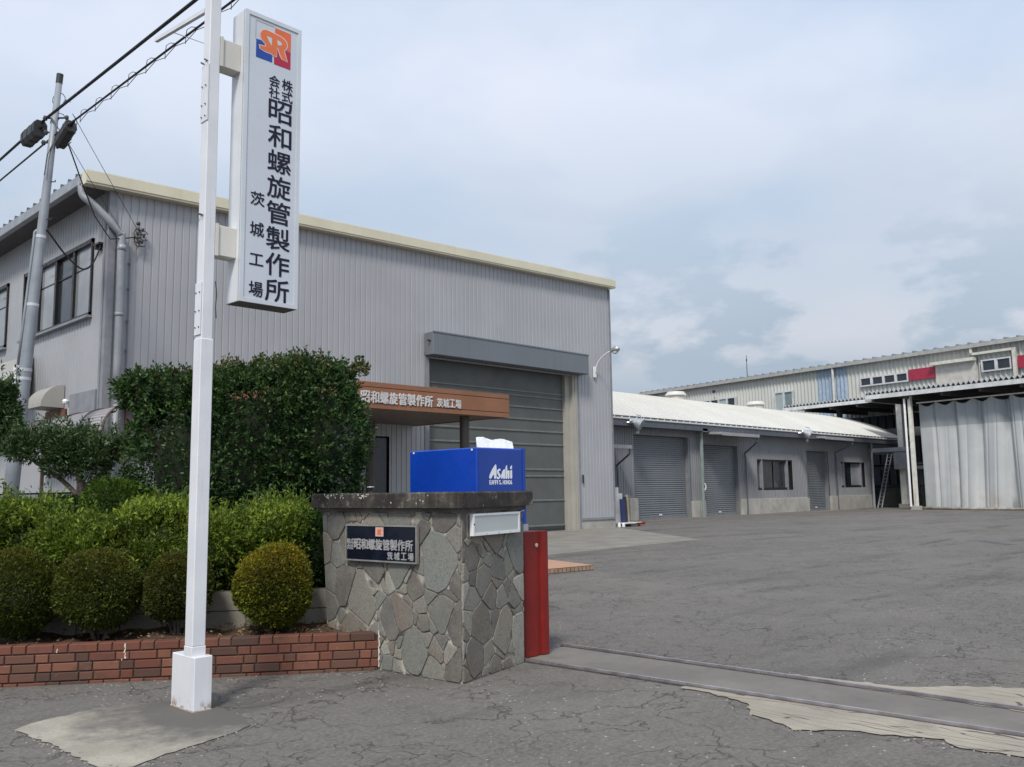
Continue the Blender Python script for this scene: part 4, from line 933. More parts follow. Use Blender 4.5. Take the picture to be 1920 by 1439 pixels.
for (s, n_, z, r_, hz, lab, pal) in ((.32, 2.3, 1.42, .36, .36, 'bright green rounded bush between the pruned tree and the tall hedge', [(.055, .10, .015), (.08, .125, .018), (.04, .08, .015)]), (-.32, 2.5, 1.30, .36, .32, 'dark low bush at the foot of the pruned garden tree', [(.03, .06, .022), (.042, .075, .026)])):
    t = thing('garden_bush', lab, 'bush', bp(s, n_, .7)); c = bp(s, n_, z); cc = (c.x, c.y, c.z); core_obj('twig_mass', cc, (r_, r_, hz), 2.4, int(90 + s * 10), .1, 6, .8, M_TWIG, t)
    p, nm = shell(9000, cc, (r_, r_, hz), 2.4, int(90 + s * 10), .14, 6., .08); leaf_obj('foliage', p, outward(nm, .3), .05, .4, cols(len(p), pal, .2), M_LEAF, t)
    mb = MB(); mb.tube([bp(s, n_, .6), bp(s, n_, z - .1)], .018, 6); mb.build('trunk', M_BARK, t, True)
# thin-leaved sprigs that overtop the azaleas
for (s, n_, z0, hgt, lab) in ((-.62, 1.75, 1.0, .75, 'pale thin sprig rising from the azaleas at the foot of the utility pole'), (-.30, 1.7, 1.0, .68, 'pale thin sprig rising from the azaleas before the grey wall'), (1.98, 1.75, 1.0, .68, 'pale leafy sprig sticking out of the azaleas before the tall hedge')):
    t = thing('leafy_sprig', lab, 'plant', bp(s, n_, .7)); mb = MB(); P = []; D = []
    for k in range(5):
        a = RNG.uniform(0, 6.28); tip = bp(s, n_, z0 + hgt * RNG.uniform(.75, 1.0)) + V((math.cos(a) * .12, math.sin(a) * .12, 0)); b = bp(s, n_, .68); mb.tube([b, (b + tip) / 2 + V((0, 0, .05)), tip], .005, 4)
        for j in range(26): f = RNG.uniform(.5, 1.02); P.append(np.array(b.lerp(tip, f)) + RNG.normal(0, .012, 3)); D.append(RNG.normal(0, .8, 3) + np.array([0, 0, .35]))
    mb.build('stems', M_BARK, t); leaf_obj('foliage', np.array(P), np.array(D), .07, .3, cols(len(P), [(.12, .17, .05), (.16, .20, .07)]), M_LEAF, t)
# fallen dry leaves on the soil
m_ = 1500; s = RNG.uniform(-2.4, 3.1, m_); n_ = RNG.uniform(.11, .8, m_); k = RNG.uniform(0, 1, m_) < np.where(s > 1.7, 1, .35); s, n_ = s[k], n_[k]
P = np.array(BO) + np.outer(s, np.array(bd)) + np.outer(n_, np.array(bn)); P[:, 2] = .31 + .05 * (n_ - .1) + RNG.uniform(0, .03, len(s))
D = RNG.normal(0, 1, (len(s), 3)); D[:, 2] *= .25
o = leaf_obj('dry_leaf_litter', P, D, .032, .5, cols(len(s), [(.20, .125, .07), (.26, .18, .10), (.14, .075, .045), (.30, .22, .13)]), M_LEAF); o['kind'] = 'stuff'

# ------------------------------------------------------------------ utility pole and its cables
up = thing('utility_pole', 'slim leaning pale grey utility pole with dark cap in front of the building corner', 'utility pole', (6.39, 22.08, 0))
A_, B_ = V((6.39, 22.08, 0)), V((6.91, 21.54, 11.53)); ax = (B_ - A_).normalized()
def pp(z): return A_.lerp(B_, z / 11.53)
def prd(z): return .175 + (.066 - .175) * z / 11.53
M_POLE = simple('galvanised_pole', (.27, .295, .325), .5, .15, .12, 2, streak=.4, dirt=(.3, .3, .3)); M_BAND = simple('steel_band', (.62, .63, .65), .35, .4); M_CBL = simple('black_cable', (.012, .012, .014), .55)
mb = MB(); mb.tube([pp(z) for z in (0, 3, 6, 9, 11.35)], [prd(z) for z in (0, 3, 6, 9, 11.35)], 20); mb.build('pole', M_POLE, up, True)
mb = MB(); mb.tube([pp(11.3), pp(11.53)], prd(11.4) + .008, 16); mb.build('cap', M_DRK, up, 'angle')
mb = MB()
for z in (7.55, 5.95, 4.45, 4.25): mb.tube([pp(z), pp(z + .07)], prd(z) + .006, 18)
mb.parts('band', M_BAND, up, 'angle')
mb = MB(); lf = V((-.70, .714, 0)); q = [pp(7.75) + lf * .1, pp(7.7) + lf * (prd(7.7) + .05)] + [pp(z) + lf * (prd(z) + .045) for z in (7.4, 6.5, 5.5, 4.6)]; mb.tube(q, .035, 8); mb.build('conduit', M_POLE, up, True)
mb = MB(); mb.obox(pp(3.95) + lf * (prd(4) + .0), lf * .06, (-.05, -.05, 0), (0, 0, .62)); mb.build('cable_cover', M_WPL, up)
mb = MB()
for z in (8.9, 8.0, 6.9, 5.2): p = pp(z); r_ = V((.70, -.714, 0)); mb.tube([p + r_ * prd(z), p + r_ * (prd(z) + .09), p + r_ * (prd(z) + .09) + V((0, 0, .04))], .014, 6)
mb.parts('step_bolt', M_DRK, up)
mb = MB()
for z, l in ((10.45, .28), (10.1, .22), (9.85, .25)):
    p = pp(z); mb.tube([p + lf * l, p - lf * l], .022, 6); mb.lathe([(.04, -.05), (.05, 0), (.04, .05)], p + lf * l * .8, (0, 0, 1), 8); mb.lathe([(.035, -.05), (.045, 0), (.035, .05)], p - lf * l, (0, 0, 1), 8)
mb.build('cable_brackets', M_DRK, up)
rl = random.Random(8); mb = MB()
for k in range(9):
    c = pp(10.4 + rl.uniform(-.6, .5)) - lf * rl.uniform(.02, .4); r_ = rl.uniform(.07, .2); a0 = rl.uniform(0, 6)
    mb.tube([c + V((.70, -.714, 0)) * math.cos(a0 + a * .55) * r_ + V((0, 0, 1)) * math.sin(a0 + a * .55) * r_ * 1.2 for a in range(rl.randint(7, 12))], .009, 4)
mb.tube([pp(10.0) - lf * .08, pp(9.5) - V((.1, .1, 0)), pp(9.0) - V((.12, .12, 0))], .012, 5); mb.build('loose_wires', M_CBL, up)
def cable(label, pts, r, seg=6, extra=None, nm='cable'):
    mb = MB(); mb.tube(pts, r, seg)
    if extra: extra(mb)
    return mb.build(nm, M_CBL, smooth=True, tags=(label, 'cable'), loc=pts[0])
pt1 = pp(10.45) + lf * .2; pt2 = pp(10.02) - lf * .03
cable('thick upper black overhead cable running from the utility pole past the white pole', [V((6.6, -10, 10.35)), V((6.66, 2, 10.1)), V((6.69, 12.97, 10.2)), pt1, V((6.74, 25.2, 10.42)), V((6.75, 28.2, 10.42)), V((6.7, 60, 10.8))], .034)
def wraps(mb):
    a, b = V((7.02, 8, 9.98)), pt2.lerp(V((7.0, 11.98, 10)), .12); n = 15; low = []
    for k in range(n):
        p = a.lerp(b, k / n); q = a.lerp(b, (k + 1) / n); m = (p + q) / 2
        mb.tube([p, p.lerp(q, .25) + V((0, 0, .09)), p.lerp(q, .45) + V((0, 0, .10)), m + V((0, 0, -.02)), m + V((0, 0, -.16))], .007, 4)
        low += [p + V((0, 0, -.05)), m + V((0, 0, -.13))]
    mb.tube(low, .008, 4)
cable('lower overhead cable with wire loops wrapped along it, behind the sign top', [V((7.05, -10, 10.2)), V((7.02, 4, 9.95)), V((7.0, 11.98, 10.0)), pt2, V((6.8, 25.4, 9.9)), V((6.85, 28.4, 9.9)), V((6.8, 60, 10.3))], .022, extra=wraps)
def closure(label, a, b, hw, hh):
    a, b = V(a), V(b); d = (b - a).normalized(); s = d.cross(V((0, 0, 1))).normalized(); u_ = s.cross(d); t = thing('cable_closure', label, 'cable box', (a + b) / 2, 'black cable closures on the overhead lines'); mb = MB()
    prof = [(-hw, -hh * .5), (-hw * .6, -hh), (hw * .6, -hh), (hw, -hh * .5), (hw, hh * .5), (hw * .6, hh), (-hw * .6, hh), (-hw, hh * .5)]
    mb.prism([a + s * x + u_ * y for x, y in prof], b - a); mb.build('housing', M_DRK, t); mb = MB()
    for f in (.15, .5, .85): mb.prism([a.lerp(b, f) + s * x * 1.05 + u_ * y * 1.05 for x, y in prof], d * .04)
    mb.parts('clamp_rib', M_DRK, t); mb = MB(); mb.tube([a - d * .18, a + d * .02], .035, 8); mb.tube([b - d * .02, b + d * .18], .035, 8); mb.parts('end_seal', M_CBL, t); return t
closure('larger black cable closure slung on the thick cable beyond the utility pole', pp(10.3) + lf * .22 + V((0, .3, 0)), pp(10.25) + lf * .2 + V((0, 1.3, .06)), .15, .19)
closure('smaller black cable closure hanging under the wire looped cable by the utility pole', pp(9.95) - lf * .15 + V((.0, -.75, .08)), pp(9.9) - lf * .12 + V((.02, -.12, -.1)), .13, .15)
cable('dark service cable from the cable closure over the eave corner to the wall bracket', [pp(10.0) - lf * .25, V((7.45, 22.3, 10.1)), V((8.42, 24.0, 9.75)), V((8.7, 23.9, 9.0)), V((9.1, 23.85, 8.45)), V((9.5, 23.85, 8.55)), V((9.8, 23.9, 8.65))], .018)
cable('thin wire from the utility pole down over the eave tip beside the dark cable', [pp(10.1) - lf * .2, V((8.6, 23.75, 9.75)), V((9.35, 23.8, 8.75))], .008, 4)
cable('thin outer wire from the utility pole to the wall bracket on the facade', [pp(10.55) - lf * .4, V((8.6, 23.2, 10.1)), V((9.85, 23.9, 8.85))], .008, 4)
cable('sagging cable from the utility pole across the upstairs window', bez([pp(7.75) - lf * .12, V((7.5, 22.4, 7.45)), V((8.2, 23.2, 7.35)), V((8.7, 23.85, 7.75)), V((9.1, 24.45, 8.45))], 6), .022)

# ------------------------------------------------------------------ big grey workshop
M_WALL = simple('grey_cladding', (.385, .39, .405), .5, .1, .05, .5, streak=.05, dirt=(.24, .24, .25)); M_TRIM = simple('grey_trim', (.24, .245, .265), .5, .1)
M_CRM = simple('cream_flashing', (.68, .635, .48), .5, .05, .06, .8, streak=.2, dirt=(.5, .45, .33)); M_GUT = simple('gutter_grey', (.30, .315, .34), .45, .1)
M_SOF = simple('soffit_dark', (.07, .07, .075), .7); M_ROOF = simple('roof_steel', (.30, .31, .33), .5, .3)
M_BOX = simple('shutter_box_grey', (.165, .18, .20), .42, .1, .05, .6, streak=.15); M_FRM = simple('bronze_frame', (.022, .018, .018), .4, .2)
bb = thing('workshop', 'tall light grey ribbed metal workshop with cream roof edge and big shutter door', 'building', (20, 34, 0))
ztop = lambda x: 9.86 + .0295 * (x - 8.42)
FX, FN_, FO = (1, 0, 0), (0, -1, 0), (0, 24.07, 0)
mb = MB(); kw = dict(p=.215, d=.018, phase=9.3)
corr(mb, FO, FX, FN_, 9.3, 17.9, .0, lambda x: ztop(x) + .1, **kw); corr(mb, FO, FX, FN_, 18.65, 20.25, .0, lambda x: ztop(x) + .1, **kw)
corr(mb, FO, FX, FN_, 17.9, 18.65, 3.5, lambda x: ztop(x) + .1, **kw); corr(mb, FO, FX, FN_, 20.25, 28.52, 6.36, lambda x: ztop(x) + .1, **kw); corr(mb, FO, FX, FN_, 28.52, 30.85, .37, lambda x: ztop(x) + .1, **kw)
LX, LN, LO = (0, 1, 0), (-1, 0, 0), (9.17, 0, 0); kw2 = dict(p=.215, d=.02, phase=24.2)
for (a, b, c, d) in ((24.2, 62, 1.75, 6.58), (24.2, 62, 8.76, 9.95), (24.2, 25.12, 6.58, 8.76), (30.84, 32.45, 6.58, 8.76), (38.2, 62, 6.58, 8.76)): corr(mb, LO, LX, LN, a, b, c, d, **kw2)
corr(mb, (30.85, 0, 0), LX, (1, 0, 0), 24.1, 62, 0, 10.4, **kw2); mb.face([(9.2, 62, 0), (30.85, 62, 0), (30.85, 62, 10.5), (9.2, 62, 9.9)])
mb.build('wall', M_WALL, bb)
mb = MB(); mb.box(9.12, 9.31, 24.02, 24.2, 0, 9.9); mb.box(9.1, 9.18, 24.21, 24.32, 0, 9.9); mb.box(28.50, 28.6, 24.02, 24.1, 0, 6.36); mb.box(30.80, 30.88, 24.02, 24.1, .3, 10.45); mb.box(28.6, 30.8, 24.015, 24.1, .36, .46)
mb.parts('corner_trim', M_TRIM, bb)
mb = MB(); mb.box(28.6, 30.87, 24.05, 24.4, 0, .355); mb.parts('plinth', M_BASE, bb)
mb = MB(); M_LINE = simple('lined_plinth', (.20, .205, .21), .7); 
for k in range(9): mb.box(9.13, 9.2, 24.2, 62, .19 * k, .19 * k + .182)
mb.build('lower_siding', M_LINE, bb)
x0, x1 = 8.40, 31.02; zl = lambda x: 9.83 + .0295 * (x - 8.42)
mb = MB(); mb.hexa([(x0, 23.80, zl(x0)), (x1, 23.80, zl(x1)), (x1, 24.12, zl(x1)), (x0, 24.12, zl(x0))], [(x0, 23.80, zl(x0) + .375), (x1, 23.80, zl(x1) + .375), (x1, 24.12, zl(x1) + .375), (x0, 24.12, zl(x0) + .375)])
mb.hexa([(x0, 23.775, zl(x0) + .06), (x1, 23.775, zl(x1) + .06), (x1, 23.80, zl(x1) + .06), (x0, 23.80, zl(x0) + .06)], [(x0, 23.775, zl(x0) + .345), (x1, 23.775, zl(x1) + .345), (x1, 23.8, zl(x1) + .345), (x0, 23.8, zl(x0) + .345)])
mb.build('verge_flashing', M_CRM, bb)
rf = MB(); zr = lambda x: 10.06 + .0295 * (x - 8.42)
rf.hexa([(8.5, 24.12, zr(8.5) - .1), (31, 24.12, zr(31) - .1), (31, 62, zr(31) - .1), (8.5, 62, zr(8.5) - .1)], [(8.5, 24.12, zr(8.5)), (31, 24.12, zr(31)), (31, 62, zr(31)), (8.5, 62, zr(8.5))])
y = 24.5
while y < 62:
    rf.hexa([(8.40, y, zr(8.4)), (31, y, zr(31)), (31, y + .13, zr(31)), (8.40, y + .13, zr(8.4))], [(8.40, y + .04, zr(8.4) + .21), (31, y + .04, zr(31) + .21), (31, y + .09, zr(31) + .21), (8.40, y + .09, zr(8.4) + .21)]); y += .56
rf.build('roof', simple('roof_steel_dark', (.12, .125, .14), .5, .2), bb)
mb = MB(); mb.bbox(8.38, 8.55, 24.13, 62, 9.88, 10.17, .02); mb.build('gutter', M_GUT, bb)
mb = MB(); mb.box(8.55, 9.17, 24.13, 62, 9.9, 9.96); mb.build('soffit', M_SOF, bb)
mb = MB(); mb.tube(bez([(8.47, 24.3, 9.95), (8.5, 24.25, 9.62), (8.72, 24.1, 9.38), (9.2, 23.92, 8.86), (9.4, 23.9, 8.62), (9.42, 23.9, 8.3), (9.45, 23.9, 4.25)], 5), .105, 14); mb.tube([(9.45, 23.9, 4.4), (9.45, 23.9, 4.2)], .125, 14); mb.tube([(9.45, 23.9, 4.25), (9.45, 23.9, 0)], .075, 12)
mb.tube([(9.43, 23.9, 8.36), (9.43, 23.9, 8.2)], .115, 14); mb.tube([(9.43, 23.9, 6.5), (9.43, 23.9, 6.4)], .112, 14); mb.build('downpipe', M_GUT, bb, True)
mb = MB(); mb.tube(bez([(9.98, 24.0, 8.65), (9.9, 24.0, 8.4), (9.74, 24.0, 8.1), (9.72, 24.0, 7.9)], 4) + [V((9.72, 24.0, 3.6))], .014, 6)
for z in (7.9, 7.2, 6.3, 5.5): mb.box(9.69, 9.75, 23.99, 24.05, z, z + .05)
mb.build('conduit', M_TRIM, bb)
mb = MB(); rl = random.Random(3)
for k in range(9):
    c = V((9.92 + rl.uniform(-.12, .16), 23.93, 8.75 + rl.uniform(-.22, .2))); mb.lathe([(.02, -.05), (.035, 0), (.02, .05)], c, (rl.uniform(-1, 1), 0, 1), 7)
    mb.tube([c + V((math.cos(a) * .12, -.02, math.sin(a) * .14)) for a in np.linspace(rl.uniform(0, 3), 5.5, 7)], .012, 4)
mb.lathe([(.0, 0), (.05, .02), (.06, .06), (.0, .1)], (9.86, 23.97, 9.05), (0, -1, 0), 10); mb.build('insulators', M_DRK, bb)
mb = MB(); mb.box(9.0, 9.17, 24.35, 24.75, 8.42, 8.47); mb.box(9.0, 9.17, 24.6, 24.64, 8.3, 8.42); mb.build('cable_bracket', M_DRK, bb)
# overhead door
M_DOOR = simple('door_sheet', (.10, .106, .10), .5, 0, .1, .9, bump=.15, bscale=3); M_BAR = simple('door_bar', (.16, .17, .155), .45, .1); M_JAMB = simple('cream_jamb', (.40, .38, .335), .5, .05, .08, .6, streak=.35, dirt=(.28, .25, .2))
mb = MB(); mb.box(20.4, 27.92, 24.36, 24.4, 0, 6.6); do = mb.build('shutter_door', M_DOOR, bb)
mb = MB()
for z in (.18, 1.19, 2.16, 2.42, 3.42, 3.95, 4.42, 4.90, 5.34, 5.52): mb.bbox(20.4, 27.9, 24.325, 24.362, z, z + .075, .012)
mb.parts('door_bar', M_BAR, do)
mb = MB(); mb.box(20.40, 27.88, 24.33, 24.36, .0, .12); mb.build('bottom_seal', M_DRK, do)
mb = MB(); mb.box(20.2, 20.4, 24.04, 24.42, 0, 6.42); mb.build('door_jamb', M_TRIM, bb)
mb = MB(); mb.box(27.92, 28.2, 24.2, 24.44, 0, 6.42); mb.box(28.2, 28.5, 24.03, 24.44, 0, 6.42); mb.box(28.33, 28.36, 24.0, 24.035, 0, 6.42); mb.build('door_jamb', M_JAMB, bb)
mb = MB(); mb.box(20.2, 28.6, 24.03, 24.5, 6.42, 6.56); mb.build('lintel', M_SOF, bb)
mb = MB(); mb.bbox(20.2, 28.78, 23.59, 24.06, 6.43, 7.25, .02); mb.box(20.19, 28.79, 23.57, 23.6, 7.22, 7.27); bx_ = mb.build('shutter_box', M_BOX, bb)
mb = MB(); mb.tube([(20.2, 23.75, 6.93), (20.08, 23.75, 6.93)], .035, 8); mb.build('shaft_end', M_DRK, bx_)
mb = MB(); mb.box(17.95, 18.6, 24.15, 24.2, 0, 3.45); mb.build('door', simple('dark_glass_door', (.06, .062, .066), .2), bb)
mb = MB(); mb.box(28.72, 28.78, 24.0, 24.04, 1.9, 2.25); mb.build('door_switch', M_DRK, bb)
# upstairs windows on the side wall
M_GLS = simple('window_glass', (.25, .26, .27), .08, 0, .25, .7, spec=.8); M_GLD = simple('dark_window_glass', (.025, .03, .036), .12, 0, .15, 1, spec=.6)
def swin(y0, y1, z0, z1, panes):
    mb = MB(); w_ = .09
    for a, b, c, d in ((y0, y1, z0, z0 + w_), (y0, y1, z1 - w_ * 1.3, z1), (y0, y0 + w_, z0, z1), (y1 - w_, y1, z0, z1)): mb.box(9.11, 9.3, a, b, c, d)
    n = len(panes)
    for i in range(1, n): yy = y0 + (y1 - y0) * i / n; mb.box(9.13, 9.26, yy - .07, yy + .07, z0, z1)
    f = mb.build('window', M_FRM, bb)
    for i, kk in enumerate(panes):
        a, b = y0 + (y1 - y0) * i / n, y0 + (y1 - y0) * (i + 1) / n; mb = MB(); mb.box(9.2 + .02 * (i % 2), 9.25 + .02 * (i % 2), a + .05, b - .05, z0 + .05, z1 - .05); mb.build('pane', M_GLS if kk else M_GLD, f)
    mb = MB(); mb.box(9.19, 9.215, y0 + .09, y1 - .09, z0 + 1.42, z0 + 1.46); mb.build('rail', M_FRM, f)
    mb = MB(); mb.box(9.02, 9.2, y0 - .05, y1 + .05, z0 - .07, z0 - .003); mb.build('sill', M_TRIM, f)
swin(25.12, 30.84, 6.58, 8.76, (1, 0, 1, 0)); swin(32.45, 38.2, 6.58, 8.76, (1, 1, 0, 1))
# small domed hood and stub of a hood farther along
M_HOOD = simple('beige_hood', (.36, .35, .32), .55, 0, .05, 1, streak=.2)
mb = MB(); prof = [(9.15, 4.14)] + [(9.15 - .62 * math.cos(a), 4.16 + .64 * math.sin(a)) for a in np.linspace(0, math.pi / 2, 10)]
mb.prism([(x, 26.85, z) for x, z in prof], (0, 1.25, 0)); mb.build('window_hood', M_HOOD, bb)
mb = MB(); mb.box(9.10, 9.16, 26.6, 28.2, 2.6, 4.1); mb.build('window', simple('red_brown_shutter', (.16, .05, .035), .6), bb)
mb = MB(); mb.lathe([(.0, 0), (.07, .02), (.09, .08), (.06, .14), (.0, .15)], (9.02, 26.35, 4.2), (0, 0, 1), 12); mb.tube([(9.1, 26.35, 4.3), (9.1, 26.35, 3.2)], .015, 5); mb.build('camera_dome', M_WPL, bb)
mb = MB(); mb.prism([(9.1, 29.6, 6.0), (7.9, 28.2, 4.9), (7.9, 28.2, 4.72), (9.1, 29.6, 4.72)], (-.2, 4, 0)); mb.build('porch_hood', M_HOOD, bb)
mb = MB(); mb.box(9.06, 9.13, 24.35, 26.2, 3.65, 4.45); mb.build('flat_panel', M_TRIM, bb)

# curved translucent porch roof beside the corner
cc_ = thing('curved_porch', 'grey translucent curved porch roof on brown frame at the building corner', 'porch roof', (8.5, 23, 0))
arc = [(8.84 - .60 * math.sin(a) - .0, 3.18 + .62 * math.cos(a)) for a in np.linspace(-.05, math.pi / 2, 12)]
mb = MB()
for (a, b), (c, d) in zip(arc, arc[1:]): mb.hexa([(a, 21.6, b - .015), (c, 21.6, d - .015), (c, 27.5, d - .015), (a, 27.5, b - .015)][::-1], [(a, 21.6, b), (c, 21.6, d), (c, 27.5, d), (a, 27.5, b)][::-1])
mb.build('roof_sheet', simple('smoky_polycarbonate', (.27, .255, .27), .45, 0, .03, .5), cc_, True)
mb = MB()
for y in (21.58, 23.1, 24.6, 26.1, 27.5): mb.tube([(a, y, b + .01) for a, b in arc], .028, 6)
mb.tube([(8.24, 21.58, 3.15), (8.24, 27.5, 3.15)], .04, 6); mb.tube([(8.86, 21.58, 3.8), (8.86, 27.5, 3.8)], .035, 6); mb.tube([(8.52, 21.58, 3.62), (8.52, 27.5, 3.62)], .022, 6); mb.build('frame', simple('brown_frame', (.075, .05, .042), .5), cc_)
for y in (21.7, 24.6, 27.4):
    mb = MB(); mb.box(8.80, 8.88, y - .04, y + .04, 0, 3.8); mb.build('post', MATS['brown_frame'], cc_)

# ------------------------------------------------------------------ brown entrance canopy
M_BRN = simple('brown_fascia', (.27, .12, .062), .5, .1, .07, 1.2); M_BRN2 = simple('brown_groove', (.085, .04, .024), .6); M_PST = simple('bronze_column', (.085, .072, .062), .4, .3)
ec = thing('entrance_canopy', 'flat brown entrance canopy with white raised company lettering before the shutter', 'canopy', (14, 21.5, 0))
mb = MB(); cx0, cx1, cy0, z0, z1 = 9.65, 19.75, 19.44, 3.89, 4.60
for a, b in ((z0, z0 + .13), (z0 + .15, z1 - .15), (z1 - .13, z1)): mb.box(cx0, cx1, cy0, cy0 + .12, a, b); mb.box(cx1 - .12, cx1, cy0 + .12, 24.0, a, b); mb.box(cx0, cx0 + .12, cy0 + .12, 24.0, a, b)
mb.build('fascia', M_BRN, ec)
mb = MB(); mb.box(cx0 + .02, cx1 - .02, cy0 + .02, 23.98, z0 + .06, z1 - .05); mb.build('roof_slab', M_BRN2, ec)
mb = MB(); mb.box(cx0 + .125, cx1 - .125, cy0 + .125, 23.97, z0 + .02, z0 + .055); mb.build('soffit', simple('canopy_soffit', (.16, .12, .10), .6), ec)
for x, y in ((18.46, 20.1), (17.3, 23.3)):
    mb = MB(); mb.lathe([(.15, 0), (.15, z0 + .04)], (x, y, 0), seg=20); mb.build('column', M_PST, ec, 'angle')
mb = MB()
put_text(mb, NAME, [(14.10 + i * .318, 4.03, 14.10 + i * .318 + .275, 4.345) for i in range(8)], (0, cy0 - .0, 0), X3, NY, .026, .03)
put_text(mb, '茨城工場', [(16.78 + i * .24, 4.05 + (.02 if c == '工' else 0), 16.78 + i * .24 + .205, 4.30) for i, c in enumerate('茨城工場')], (0, cy0, 0), X3, NY, .02, .03)
mb.build('lettering', simple('raised_letter_white', (.62, .61, .60), .4, .2), ec)

# swan-neck wall lamp near the far corner
wl = thing('wall_lamp', 'white swan neck yard lamp on the facade near the far corner', 'lamp', (29.66, 24.04, 6.6))
mb = MB(); mb.box(29.60, 29.72, 23.96, 24.04, 6.42, 6.88); mb.build('mount', M_WPL, wl)
q = bez([(29.66, 23.97, 6.6), (29.66, 23.9, 6.9), (29.66, 23.65, 7.2), (29.66, 23.3, 7.4), (29.66, 23.1, 7.44)], 6); mb = MB(); mb.tube(q, .028, 8); mb.build('arm', M_WPL, wl, True)
mb = MB(); mb.lathe([(.03, -.24), (.06, -.18), (.12, -.05), (.14, .08), (.11, .2), (.03, .27)], (29.66, 22.9, 7.48), (0, -.95, .2), 14); h_ = mb.build('lamp_head', M_STL, wl, True)
mb = MB(); mb.lathe([(.0, -.09), (.1, -.06), (.12, 0)], (29.66, 22.86, 7.39), (0, 0, 1), 12); mb.build('lens', M_FRO, h_, True)

# ------------------------------------------------------------------ low workshop with the barrel roof
M_LOW = simple('low_cladding', (.235, .24, .25), .55, .1, .07, .5, streak=.3, dirt=(.12, .12, .12)); M_FAS = simple('dark_fascia', (.10, .11, .135), .5, .1)
M_LROOF = simple('white_roof_sheet', (.60, .59, .545), .5, .05, .05, .25); M_SHUT = simple('roller_shutter', (.165, .178, .19), .42, .15, .06, .6, streak=.2); M_REV = simple('reveal_grey', (.19, .195, .205), .5)
lb = thing('low_workshop', 'low dark grey workshop with white barrel roof and roller shutters across the yard', 'building', (52, 34, 0))
LWX = (1, 0, 0); LWO = (0, 28.2, 0); kw = dict(p=.2, d=.03, kind='fine', phase=31.)
mb = MB()
for a, b, c, d in ((31, 37.9, 0, 4.5), (43.2, 44.55, .94, 4.5), (31, 44.55, 4.5, 5.0), (44.55, 48.5, 4.17, 5.0), (48.5, 57.35, 3.4, 5.0), (48.5, 50.72, .94, 3.4), (55.34, 57.35, .94, 3.4), (50.72, 55.34, .94, 1.46), (57.35, 60.65, 4.1, 5.0), (60.65, 68.1, 3.4, 5.0), (60.65, 62.68, .98, 3.4), (66.78, 68.1, .98, 3.4), (62.68, 66.78, .98, 1.56), (68.1, 74.2, 4.06, 5.0)): corr(mb, LWO, LWX, FN_, a, b, c, d, **kw)
YC, ZC, RR_ = 37.5, 7.95, 19.7
za = lambda y: ZC - (RR_ - math.sqrt(max(0, RR_ ** 2 - (y - YC) ** 2)))
mb.face([(74.2, y, 4.6) for y in (47.4,)] + [(74.2, 28.2, 4.6)] + [(74.2, y, za(y) - .06) for y in np.linspace(28.2, 47.4, 17)]); mb.face([(74.2, 31.5, 0), (74.2, 47.4, 0), (74.2, 47.4, 4.7), (74.2, 31.5, 4.7)])
mb.face([(31, 28.2, 0), (31, 47.4, 0), (31, 47.4, 5.2), (31, 28.2, 5.2)]); mb.face([(31, 47.4, 0), (74.2, 47.4, 0), (74.2, 47.4, 5.2), (31, 47.4, 5.2)])
mb.build('wall', M_LOW, lb)
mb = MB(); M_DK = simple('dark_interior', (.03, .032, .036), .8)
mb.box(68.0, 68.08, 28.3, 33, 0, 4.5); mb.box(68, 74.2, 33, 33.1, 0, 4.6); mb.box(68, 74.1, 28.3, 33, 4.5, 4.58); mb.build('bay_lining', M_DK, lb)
mb = MB()
for a, b, h in ((43.22, 43.9, .93), (44.0, 44.5, .93), (48.55, 57.0, .94), (57.0, 57.32, .90), (60.68, 67.6, .98), (67.7, 68.1, .9)): mb.bbox(a, b, 28.08, 28.4, 0, h, .015)
mb.bbox(37.2, 37.88, 27.95, 28.4, 0, 1.16, .02); mb.parts('plinth', M_BASE, lb)
mb = MB(); mb.box(31, 74.25, 27.60, 28.15, 4.86, 5.38); mb.build('eave_fascia', M_FAS, lb)
ys = np.linspace(27.55, 47.5, 25); mb = MB()
for a, b in zip(ys, ys[1:]): mb.hexa([(31, a, za(a) - .05), (74.35, a, za(a) - .05), (74.35, b, za(b) - .05), (31, b, za(b) - .05)], [(31, a, za(a)), (74.35, a, za(a)), (74.35, b, za(b)), (31, b, za(b))])
x = 31.2
while x < 74.3:
    for a, b in zip(ys[:-1], ys[1:]): mb.hexa([(x, a, za(a) - .01), (x + .07, a, za(a) - .01), (x + .07, b, za(b) - .01), (x, b, za(b) - .01)], [(x + .015, a, za(a) + .06), (x + .055, a, za(a) + .06), (x + .055, b, za(b) + .06), (x + .015, b, za(b) + .06)])
    x += .62
mb.build('roof', M_LROOF, lb)
